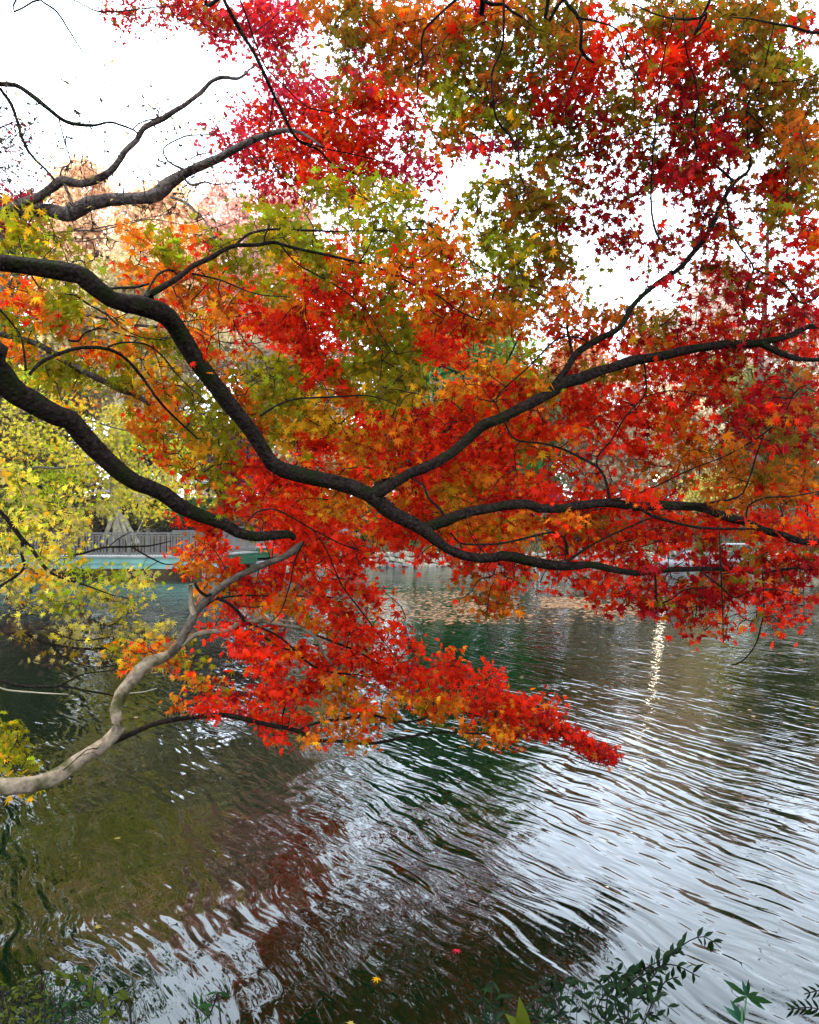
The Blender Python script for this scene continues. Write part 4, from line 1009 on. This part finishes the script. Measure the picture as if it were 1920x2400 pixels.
for k in range(4):
    a, b = BR[k], BR[k + 1]
    d = (b - a); L = np.linalg.norm(d); dn = d / L; nrm = np.array((-dn[1], dn[0])); rz = math.atan2(d[1], d[0])
    zz = 0.0 if k < 2 else (0.10 if k == 2 else 0.32)
    gm = M_MINT if k < 2 else M_DKGREEN
    piece(a, b, .38 + zz, .90 + zz, .16, gm, 'girder', -.0)
    piece(a, b, .62 + zz, .66 + zz, .20, gm, 'flange', -.02)
    piece(a, b, .38 + zz, .90 + zz, .16, gm, 'girder', WID)
    piece(a + dn * .05, b - dn * .05, .905 + zz, .97 + zz, WID + .3, M_CONC, 'deck', WID / 2)
    for off in (.0, WID):
        piece(a, b, 2.03 + zz, 2.10 + zz, .12, M_RAIL, 'handrail', off)
        piece(a, b, 1.04 + zz, 1.09 + zz, .07, M_RAIL, 'bottom_rail', off)
        piece(a, b, 1.93 + zz, 1.97 + zz, .06, M_RAIL, 'top_rail', off)
        nb = int(L / .15)
        for q in range(nb):
            p = a + dn * (q + .5) * L / nb + nrm * off
            if p[0] < -.60 * p[1]: continue
            if off > 0 and q % 2: continue
            o_ = bpy.data.objects.new('baluster', me_bal); o_.parent = br; COL.objects.link(o_)
            o_.location = (p[0] - bo[0], p[1] - bo[1], 1.50 + zz); o_.rotation_euler = (0, 0, rz)
        for q in range(int(L / 1.9) + 1):
            p = a + dn * min(L, q * 1.9) + nrm * off
            o_ = bpy.data.objects.new('post', me_post); o_.parent = br; COL.objects.link(o_)
            o_.location = (p[0] - bo[0], p[1] - bo[1], 1.56 + zz); o_.rotation_euler = (0, 0, rz)
for (u, d) in ((490, 34.95), (60, 35.6), (-180, 36.5), (600, 40.2)):
    x = P(u, 1200, d)[0]
    me = MB().box((x, d + 1.0, -.1), (.55, 2.3, 1.05)).box((x, d + 1.0, .45), (.85, 2.6, .14)).mesh('pier', M_CONC, origin=bo, bevel=.02)
    obj('pier', me, br)

# ------------------------------------------------------------ pavilion behind the bridge
M_ROOFL = plain('pale_metal_roof', (.34, .36, .40), .35, .12, 3)
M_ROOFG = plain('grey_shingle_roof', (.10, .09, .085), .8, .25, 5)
M_DARKW = plain('dark_interior_wood', (.008, .006, .005), .8, .3, 5)  # near-black, the pavilion's interior shade put into the wood colour
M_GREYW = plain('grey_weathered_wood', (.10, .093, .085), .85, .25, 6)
pv = P(360, 1212, 49); po = np.array((pv[0], 49, pv[2]))
r = empty('pavilion', po, 'low dark lakeside pavilion with pale roofs, half hidden behind the lower dark limb', 'building')
zt = P(360, 1168, 49)[2]; zr = P(360, 1128, 50)[2]
xl, xr = P(225, 1200, 49)[0], P(520, 1200, 49)[0]
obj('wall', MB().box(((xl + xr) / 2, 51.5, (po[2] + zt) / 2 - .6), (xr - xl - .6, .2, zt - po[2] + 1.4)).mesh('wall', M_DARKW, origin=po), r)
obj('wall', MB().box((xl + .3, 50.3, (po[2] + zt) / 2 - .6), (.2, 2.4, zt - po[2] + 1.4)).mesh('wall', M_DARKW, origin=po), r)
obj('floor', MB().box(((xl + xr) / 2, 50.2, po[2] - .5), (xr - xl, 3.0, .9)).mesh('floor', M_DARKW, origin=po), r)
obj('beam', MB().box(((xl + xr) / 2, 49.0, zt), (xr - xl, .16, .16)).mesh('beam', M_GREYW, origin=po), r)
for u in (240, 330, 420, 510):
    x = P(u, 1200, 49)[0]; hgt = zt - po[2] - .08 + .1
    obj('post', MB().box((x, 49.0, po[2] - .1 + hgt / 2), (.24, .2, hgt)).mesh('post', M_GREYW, origin=po), r)
def slope_roof(x0, x1, y0, y1, z0, z1, th, mat, nm):
    mb = MB(); mb.v = [(x0,y0,z0),(x1,y0,z0),(x1,y1,z1),(x0,y1,z1),(x0,y0,z0+th),(x1,y0,z0+th),(x1,y1,z1+th),(x0,y1,z1+th)]
    mb.f = [(3,2,1,0),(4,5,6,7),(0,1,5,4),(1,2,6,5),(2,3,7,6),(3,0,4,7)]
    return obj(nm, mb.mesh(nm, mat, origin=po), r)
slope_roof(P(225,1,49)[0], P(400,1,49)[0], 48.4, 51.8, zt + .25, zt + .75, .12, M_ROOFG, 'roof')['label'] = 'grey lower roof on the left'
slope_roof(P(405,1,49)[0], P(506,1,49)[0], 48.2, 51.8, zr - .25, zr + .12, .10, M_ROOFL, 'roof')['label'] = 'pale gleaming metal roof on the right'
for u in (415, 500):
    x = P(u, 1, 49)[0]; obj('post', MB().box((x, 48.7, (zt + .1 + zr - .25) / 2), (.14, .14, zr - zt - .38)).mesh('post', M_DARKW, origin=po), r)

# ------------------------------------------------------------ stone bank (each stone a part)
M_STONE = [plain('bank_stone_light', (.17, .155, .12), .9, .25, 4, bump=.4), plain('bank_stone_grey', (.11, .105, .09), .9, .25, 4, bump=.4), plain('bank_stone_warm', (.19, .16, .105), .9, .2, 4, bump=.4)]
import bmesh
def rock_mesh(seed, mat):
    g = random.Random(seed)
    bm = bmesh.new(); bmesh.ops.create_icosphere(bm, subdivisions=1, radius=.5)
    for vtx in bm.verts:
        vtx.co = Vector((max(-.42, min(.42, vtx.co.x * 1.2)), max(-.4, min(.4, vtx.co.y)), max(-.38, min(.38, vtx.co.z * 1.1)))) * g.uniform(.85, 1.12)
    me = bpy.data.meshes.new('stone'); bm.to_mesh(me); bm.free(); me.materials.append(mat); return me
ROCKS = [rock_mesh(k, M_STONE[k % 3]) for k in range(9)]
xs0 = P(560, 1, 44)[0]
wl = empty('stone_retaining_wall', (0, 45, 0), 'low bank of piled pale stones along the far waterline', 'wall')
walls = [(-7.5, 43.0), (-5, 44), (0, 45.2), (8, 45.4), (16, 46), (25, 45.1)]
g = random.Random(4)
cnt = 0
for k in range(len(walls) - 1):
    a = np.array(walls[k]); b = np.array(walls[k + 1]); L = np.linalg.norm(b - a); rz = math.atan2(*(b - a)[::-1])
    s_ = 0
    while s_ < L:
        wdt = g.uniform(.34, .62)
        for lv in range(3):
            if cnt >= 298: break
            p = a + (b - a) * min(1, (s_ + (lv % 2) * .2) / L)
            o_ = bpy.data.objects.new('stone', ROCKS[g.randrange(9)]); o_.parent = wl; COL.objects.link(o_)
            o_.location = (p[0] + g.uniform(-.05, .05), p[1] - 45 - .22 + lv * .10 + g.uniform(-.06, .06), .08 + lv * .33 + g.uniform(-.05, .05))
            o_.rotation_euler = (g.uniform(-.3, .3), g.uniform(-.3, .3), rz + g.uniform(-.4, .4))
            o_.scale = (wdt * 1.15, .5, g.uniform(.36, .48))
            cnt += 1
        s_ += wdt * .95
# dry grass tufts on top of the stone bank
g = np.random.default_rng(21)
gxs = g.uniform(-6, 24, 5000); gys = np.interp(gxs, [w_[0] for w_ in walls], [w_[1] for w_ in walls]) + g.uniform(.1, 1.6, 5000)
pos = np.stack([gxs, gys, ground_z(gxs, gys) + g.uniform(0, .15, 5000)], -1)
bl_v = np.array([(0, -.08, 0), (0, .08, 0), (1, 0, .25)]); bl_f = np.array([(0, 1, 2)])
nn = g.normal(0, .5, (5000, 3)); nn[:, 2] = 1.0; nn /= np.linalg.norm(nn, axis=1)[:, None]
sd_ = np.cross(nn, g.normal(0, 1, (5000, 3))); sd_ /= np.linalg.norm(sd_, axis=1)[:, None]
cg = .3 * np.array([(.55, .42, .2), (.45, .36, .14), (.3, .3, .1)])[g.integers(0, 3, 5000)]
tag(obj('dry_grass', leaf_mesh('dry_grass', pos, g.uniform(.2, .45, 5000), cg, M_FARLEAF, bl_v, bl_f, fr=(nn, sd_, np.cross(nn, sd_)))), 'dry tan grass tufts on top of the stone bank', 'grass', kind='stuff')

# ------------------------------------------------------------ timber shelter, poles, boats, lamp
sb = onground(832, 45.9)
r = empty('timber_shelter', sb, 'small weathered grey timber roof on a post above the stone bank', 'shelter')
def plank(a, b, wdt, th, name, mat=M_GREYW, par=None, org=None):
    a = np.array(a); b = np.array(b); c = (a + b) / 2; L = np.linalg.norm(b - a)
    mb = MB().box((0, 0, 0), (L, wdt, th))
    me = mb.mesh(name, mat)
    o_ = obj(name, me, par, c - np.array(org))
    o_.rotation_mode = 'QUATERNION'; o_.rotation_quaternion = Vector((b - a).tolist()).to_track_quat('X', 'Z')
    return o_
plank(P(826, 1300, 45.9), P(826, 1240, 45.9), .26, .26, 'post', par=r, org=sb)
plank(P(800, 1250, 45.6), P(856, 1212, 46.2), .9, .22, 'roof_board', par=r, org=sb)
plank(P(798, 1228, 45.5), P(832, 1204, 45.8), .22, .14, 'rafter', par=r, org=sb)
plank(P(806, 1232, 45.4), P(862, 1212, 45.6), .2, .10, 'rafter', par=r, org=sb)
plank(P(800, 1250, 45.5), P(845, 1252, 45.9), .3, .2, 'beam', par=r, org=sb)
sp = P(1262, 1330, 45.0); sp[2] = 0
M_WPOLE = plain('white_painted_pole', (.4, .4, .37), .6, .08, 8)
r = empty('landing_rail', sp, 'thin white poles and two slanting rails at the far waterline below the branch', 'railing')
for u in (1256, 1265):
    c = catmull([(*P(u, 1352, 45.0), .04), (*P(u, 1330, 45.0), .04), (*P(u, 1308, 45.0), .04)], .3); v, q = tube(c, 8)
    obj('pole', mesh_np('pole', v, q, M_WPOLE, smooth=True, origin=sp), r)
for (a, b_) in (((1175, 1318), (1212, 1283)), ((1182, 1319), (1218, 1284)), ((1212, 1290), (1262, 1312))):
    c = catmull([(*P(*a, 45.0), .03), (*P((a[0]+b_[0])/2, (a[1]+b_[1])/2, 45.0), .03), (*P(*b_, 45.0), .03)], .3); v, q = tube(c, 8)
    obj('rail', mesh_np('rail', v, q, M_WPOLE, smooth=True, origin=sp), r)

M_BOATW = plain('white_gelcoat', (.16, .16, .16), .3, .05, 3)
M_BOATD = plain('dark_boat_interior', (.03, .03, .035), .5, .2, 5)
def boat(u, d, L, label, rz=0.0):
    p = P(u, 1300, d); o0 = np.array((p[0], d, 0.0))
    r = empty('pleasure_boat', o0, label, 'boat', 'white boats moored at the far bank'); r.rotation_euler = (0, 0, rz)
    n_ = 13; vs = []; 
    for k in range(n_):
        t_ = k / (n_ - 1) * 2 - 1; half = .62 * (1 - abs(t_) ** 3.0) * (1 if t_ < 0 else 1) + .02; zk = .50 + .22 * t_ * t_; x = t_ * L / 2
        vs += [(x, -half, zk), (x * .96, -half * .72, .08), (x * .9, 0, -.12), (x * .96, half * .72, .08), (x, half, zk), (x * .98, half * .86, zk), (x * .98, -half * .86, zk)]
    fs = []
    for k in range(n_ - 1):
        for a in range(7):
            fs.append((k*7+a, k*7+(a+1) % 7, (k+1)*7+(a+1) % 7, (k+1)*7+a))
    obj('hull', mesh_np('hull', vs, fs, M_BOATW, smooth=True), r)
    for sx in (-1, 1):
        for sy in (-1, 1):
            obj('canopy_post', MB().box((sx * L * .20, sy * .42, .90), (.06, .06, .85)).mesh('canopy_post', M_BOATW), r)
    obj('canopy', MB().box((0, 0, 1.38), (L * .56, 1.15, .10)).mesh('canopy', M_BOATW, bevel=.03), r)
    obj('seat', MB().box((-.2, 0, .45), (.35, .9, .35)).mesh('seat', M_BOATD, bevel=.03), r)
    obj('backrest', MB().box((-.42, 0, .78), (.10, .9, .40)).mesh('backrest', M_BOATD, bevel=.02), r)
    obj('side_panel', MB().box((L * .20 + .25, 0, .80), (.5, .86, .42)).mesh('side_panel', M_BOATW, bevel=.04), r)
boat(1575, 43.6, 2.6, 'white canopied boat at the far bank, the left one under the long branch', .1)
boat(1715, 43.9, 2.8, 'white canopied boat at the far bank, the right one behind the hanging twig', -.15)

M_IRON = plain('dark_iron', (.03, .035, .03), .5, .2, 8)
m, n, o = newmat('lamp_glow'); e = n.nodes.new('ShaderNodeEmission'); e.inputs['Color'].default_value = (1.0, .86, .62, 1); e.inputs['Strength'].default_value = 8
n.links.new(e.outputs[0], o.inputs[0]); M_GLOW = m
lb = np.array(onground(1538, 49.0)); lt = P(1538, 1120, 49.0)
r = empty('street_lamp', lb, 'lit park lamp with a round globe glowing among the red leaves across the lake', 'street lamp')
c = catmull([(*lb, .09), (*((lb + lt) / 2), .06), (*(lt - np.array((0, 0, .30))), .05)], .5); v, q = tube(c, 10)
obj('pole', mesh_np('pole', v, q, M_IRON, smooth=True, origin=lb), r)
obj('collar', MB().box(tuple(lt - np.array((0, 0, .30))), (.26, .26, .08)).mesh('collar', M_IRON, origin=lb, bevel=.02), r)
bm = bmesh.new(); bmesh.ops.create_icosphere(bm, subdivisions=3, radius=.24); me = bpy.data.meshes.new('globe'); bm.to_mesh(me); bm.free(); me.materials.append(M_GLOW)
for p_ in me.polygons: p_.use_smooth = True
obj('globe', me, r, lt - lb)

# ------------------------------------------------------------ floating leaves
g = np.random.default_rng(31)
pts = []
for (u0, u1, v0, v1, nn_) in ((880, 1180, 1385, 1455, 700), (1270, 1390, 1400, 1425, 420), (1100, 1200, 1412, 1440, 300), (1380, 1500, 1415, 1440, 200), (860, 1500, 1372, 1462, 700), (560, 900, 1400, 1460, 250), (300, 1900, 1380, 1700, 130)):
    for _ in range(nn_):
        u = g.uniform(u0, u1); v = g.uniform(v0, v1); d = CAMZ * F / (v - 1243); pts.append(P(u, v, d))
pts = np.array(pts); pts[:, 2] = .006 + g.uniform(0, .004, len(pts))
cl = .30 * np.array([(.66, .38, .22), (.72, .46, .26), (.6, .3, .14)])[g.integers(0, 3, len(pts))]
dd = np.hypot(pts[:, 0], pts[:, 1])
sz = .05 + .007 * np.clip(dd - 8, 0, 14)
tag(obj('floating_litter', leaf_mesh('floating_litter', pts, sz, cl, M_FARLEAF, SM_V * (1, 1, .15), SM_F, up=14.0, rnd=1.0, down=0.0, g=g)), 'fallen peach coloured leaves drifting in rafts on the water in front of the stone bank', 'fallen leaves', kind='stuff')
for (u, v, let, lb_) in ((885, 2280, 'Y', 'single yellow maple leaf floating on the dark water near the bottom'), (1072, 2215, 'M', 'single pink red leaf floating on the dark water, right of the yellow one'),
                         (1475, 1891, 'N', 'small rust leaf floating on the bright ripples'), (826, 2382, 'T', 'curled tan leaf floating at the bottom edge'), (1905, 1655, 'Y', 'tiny yellow leaf floating near the right edge'), (275, 1960, 'T', 'pale tan leaf floating on the dark left water'), (226, 2163, 'T', 'cream leaf floating low on the left')):
    d = CAMZ * F / (v - 1243); p = P(u, v, d)
    o_ = obj('floating_leaf', leaf_data(let, 1, M_LEAF, MT_V, MT_F), None, (p[0], p[1], .008))
    o_.scale = (.038, .038, .02); o_.rotation_euler = (0, 0, g.uniform(0, 6)); tag(o_, lb_, 'leaf', 'single leaves on the water')

# ------------------------------------------------------------ near bank plants
OV_V = np.array([(0, 0, 0), (.28, .16, .03), (.58, .165, .03), (1, 0, -.10), (.58, -.165, .03), (.28, -.16, .03)]); OV_F = np.array([(0, 1, 5), (1, 2, 4), (1, 4, 5), (2, 3, 4)])
LN_V = np.array([(0, 0, 0), (.25, .10, .02), (.6, .11, 0), (1, 0, -.12), (.6, -.11, 0), (.25, -.10, .02)])
def set_leaf(par, org, p, dr, nrm, size, letter, shape, mat=M_GREEN, name='leaf'):
    from mathutils import Matrix
    dr = np.array(dr, float); dr /= np.linalg.norm(dr); nrm = np.array(nrm, float); nrm -= dr * (dr @ nrm); nrm /= np.linalg.norm(nrm)
    b_ = np.cross(nrm, dr)
    tv, nm = (OV_V, 6) if shape == 'o' else (LN_V * np.array((1, 1.0, 1)), 7)
    key = (letter, shape, int(random.random() * 3))
    if key not in LD:
        gg = np.random.default_rng(ord(letter) + key[2]); cc_ = pal_cols([letter], gg, .2)
        LD[key] = mesh_np('leaf', tv, OV_F, mat, np.repeat(cc_, 6, 0))
    M_ = Matrix(((dr[0], b_[0], nrm[0]), (dr[1], b_[1], nrm[1]), (dr[2], b_[2], nrm[2]))).to_4x4()
    o_ = bpy.data.objects.new(name, LD[key]); o_.matrix_local = Matrix.Translation([float(k) for k in (np.array(p) - org)]) @ M_ @ Matrix.Scale(size, 4)
    o_.parent = par; COL.objects.link(o_); return o_
PAL['Q'] = (.006, .017, .005); PAL['V'] = (.015, .05, .010); PAL['U'] = (.045, .055, .004); PAL['X'] = (.02, .07, .035)
def stem_plant(name, label, stems, leaf, size, letter, shape='o', cat='plant', pitch=.035, pair=True, r=.0025):
    b0 = stems[0][0]; org = np.array((b0[0], b0[1], b0[2]))
    rt = empty(name, org, label, cat)
    for st in stems:
        c = catmull([(*p, r * (1 - .6 * k / len(st))) for k, p in enumerate(st)], .02)
        v, q = tube(c, 5); obj('stem', mesh_np('stem', v, q, M_TWIG, smooth=True, origin=org), rt)
        L = np.cumsum(np.r_[0, np.linalg.norm(np.diff(c[:, :3], axis=0), axis=1)])
        s_ = L[-1] * leaf
        side = 1
        while s_ < L[-1]:
            k = int(np.searchsorted(L, s_)); k = min(k, len(c) - 2)
            p = c[k, :3]; t_ = c[k + 1, :3] - p; t_ /= np.linalg.norm(t_)
            vw = p - np.array((0, 0, CAMZ)); vw /= np.linalg.norm(vw)
            sd_ = np.cross(t_, (0, 0, 1.0)) + RNG.normal(0, .2, 3)
            sd2 = np.cross(t_, vw)
            for sg in ((1, -1) if pair else (side,)):
                dr = t_ * .5 + sg * (sd_ * .5 + sd2 * .9) + RNG.normal(0, .12, 3)
                set_leaf(rt, org, p, dr, np.array((0, -.5, 1.0)) + RNG.normal(0, .35, 3), size * RNG.uniform(.75, 1.2), letter, shape)
            side = -side
            s_ += pitch * RNG.uniform(.8, 1.2)
    return rt
def G_(u, d): 
    x = P(u, 1200, d)[0]; return np.array((x, d, max(gz(x, d), 0) - .03))
stem_plant('privet_sprig', 'dark leafy sprig arching to the right above the bright water, bottom right', [
    [G_(1440, 1.5), P(1470, 2420, 1.8), P(1500, 2340, 1.9), P(1545, 2270, 1.95), P(1600, 2215, 2.0), P(1650, 2195, 2.0), P(1690, 2222, 2.0)],
    [P(1470, 2420, 1.8), P(1440, 2340, 1.85), P(1480, 2290, 1.9), P(1540, 2255, 1.95), P(1585, 2230, 2.0)],
    [P(1440, 2340, 1.85), P(1500, 2290, 1.9), P(1570, 2260, 1.9), P(1640, 2290, 1.9)]], .35, .034, 'Q', 'o', pitch=.031)
stem_plant('privet_sprig', 'dark leafy sprig with round leaves leaning left of the arching one', [
    [G_(1400, 1.5), P(1420, 2380, 1.8), P(1450, 2330, 1.85), P(1490, 2290, 1.9), P(1530, 2260, 1.9)],
    [P(1430, 2400, 1.8), P(1400, 2360, 1.8), P(1440, 2310, 1.8), P(1500, 2270, 1.85)],
    [P(1500, 2420, 1.8), P(1530, 2350, 1.85), P(1560, 2300, 1.9), P(1590, 2290, 1.9)]], .3, .032, 'Q', 'o', pitch=.031)
# dark tangle at the bottom edge
def tangle(name, label, us, vs, n_, letter, size, shape='o', d=(1.55, 1.95), cat='plant'):
    sts = []
    for k in range(n_):
        u = random.uniform(*us); v = random.uniform(*vs); dd_ = random.uniform(*d)
        top = P(u, v, dd_); b0 = G_(u + random.uniform(-260, 260), dd_ - .25); mid = (b0 + top) / 2 + np.array((random.uniform(-.08, .08), random.uniform(-.05, .05), .06))
        tip = top + np.array((random.uniform(-.06, .06), random.uniform(-.05, .05), random.uniform(-.03, .02)))
        sts.append([b0, mid, top, tip])
    return stem_plant(name, label, sts, .45, size, letter, shape, cat, pitch=.022, r=.0011, pair=False)
tangle('bank_shrub', 'dark tangled weeds along the bottom edge, below the arching sprig', (1330, 1560), (2290, 2400), 18, 'Q', .026)
tangle('bank_shrub', 'shadowy fine weeds at the bottom edge, right of centre', (1100, 1330), (2320, 2400), 22, 'Q', .030, 'l')
tangle('bank_shrub', 'olive green ground plants in the bottom left corner', (-20, 130), (2320, 2400), 46, 'U', .016)
tangle('bank_shrub', 'low dark green weeds at the bottom edge, left', (60, 240), (2280, 2400), 20, 'V', .016)
stem_plant('vine', 'olive leafed vine trailing up from the bottom edge, left', [[G_(300, 1.6), P(310, 2430, 1.7), P(262, 2385, 1.75), P(225, 2335, 1.8), P(190, 2300, 1.85), P(130, 2290, 1.9)]], .15, .036, 'U', 'o', pitch=.022)
stem_plant('vine', 'small sprig with an olive leaf at the bottom edge beside the pale reflection', [[G_(560, 1.55), P(520, 2420, 1.7), P(490, 2385, 1.75), P(450, 2350, 1.8)]], .3, .045, 'V', 'l', pitch=.05)
# yellow-green broad leaves
rt = empty('broadleaf_plant', G_(1235, 1.4), 'bright yellow green broad leaved plant poking up at the bottom edge, right of centre', 'plant'); org = np.array(rt.location)
for (a, b_, L) in (((1240, 2440), (1250, 2335), .10), ((1240, 2430), (1180, 2385), .075), ((1245, 2430), (1290, 2370), .07), ((1238, 2445), (1205, 2360), .07), ((1250, 2440), (1320, 2400), .06)):
    A_, B_ = P(*a, 1.5), P(*b_, 1.5); set_leaf(rt, org, A_, (B_ - A_) + RNG.normal(0, .02, 3), RNG.normal(0, .5, 3) + np.array((0, -.6, .8)), L * .8, 'U', 'o')
c = catmull([(*org, .004), (*((org + P(1242, 2440, 1.5)) / 2), .004), (*P(1242, 2435, 1.5), .003)], .03); v, q = tube(c, 5); obj('stem', mesh_np('stem', v, q, M_TWIG, origin=org), rt)
# bamboo-like sprout
b0 = G_(1735, 1.7); rt = empty('bamboo_sprout', b0, 'green sprout with narrow star of leaves standing against the pale water', 'plant')
c = catmull([(*b0, .003), (*P(1738, 2450, 1.9), .003), (*P(1744, 2390, 1.95), .0025), (*P(1750, 2332, 2.0), .0018)], .03); v, q = tube(c, 6)
obj('stem', mesh_np('stem', v, q, plain('green_stem', (.02, .045, .02), .5), smooth=True, origin=b0), rt)
hubp = P(1750, 2335, 2.0)
for (u, v_) in ((1698, 2296), (1742, 2302), (1812, 2350), (1716, 2350), (1795, 2366), (1756, 2300), (1780, 2325)):
    e = P(u, v_, 2.0 + random.uniform(-.03, .03)); dv = e - hubp
    set_leaf(rt, b0, hubp, dv, (random.uniform(-.3, .3), -1, .8), np.linalg.norm(dv) * 1.05, 'V' if u != 1742 else 'X', 'l')
for (a, e) in (((1745, 2400), (1700, 2358)), ((1744, 2400), (1716, 2345))):
    A_ = P(*a, 1.95); E_ = P(*e, 1.95); set_leaf(rt, b0, A_, E_ - A_, (0, -1, .8), np.linalg.norm(E_ - A_), 'X', 'l')
# fern
b0 = G_(2020, 1.6); rt = empty('fern', b0, 'dark fern fronds reaching in at the bottom right corner', 'fern')
for (pts_, sz_) in (([(2010, 2440), (1960, 2385), (1905, 2362), (1846, 2366)], .036), ([(2010, 2400), (1975, 2350), (1930, 2322), (1885, 2330)], .030)):
    c = catmull([(*b0, .003)] + [(*P(u, v_, 1.8), .0014) for u, v_ in pts_], .0125); v, q = tube(c, 4)
    obj('stem', mesh_np('stem', v, q, M_TWIG, smooth=True, origin=b0), rt)
    n_ = len(c); L0 = int(n_ * .45)
    for k in range(L0, n_ - 1):
        p = c[k, :3]; t_ = c[k + 1, :3] - p; t_ /= np.linalg.norm(t_)
        pr = np.cross(t_, (0, 1.0, 0)); pr /= np.linalg.norm(pr)
        f_ = (k - L0) / max(1, n_ - L0)
        for sg in (1, -1):
            dr = pr * sg + t_ * (.75 + .3 * f_) + RNG.normal(0, .05, 3)
            set_leaf(rt, b0, p, dr, (0, -1, .3), sz_ * math.sin(PI * min(1, .25 + .72 * (1 - f_))) * RNG.uniform(.9, 1.1), 'Q', 'l', name='leaflet')

# ------------------------------------------------------------ air
HAZE = 0.00016
if HAZE > 0:
    m = bpy.data.materials.new('air'); m.use_nodes = True; n = m.node_tree; n.nodes.clear()
    o = n.nodes.new('ShaderNodeOutputMaterial'); pvn = n.nodes.new('ShaderNodeVolumePrincipled')
    pvn.inputs['Color'].default_value = (.95, .93, .90, 1); pvn.inputs['Density'].default_value = HAZE; pvn.inputs['Anisotropy'].default_value = 0.2
    n.links.new(pvn.outputs[0], o.inputs['Volume'])
    hz = obj('haze', MB().box((0, 80, 22), (900, 800, 48)).mesh('haze', m)); hz['kind'] = 'stuff'
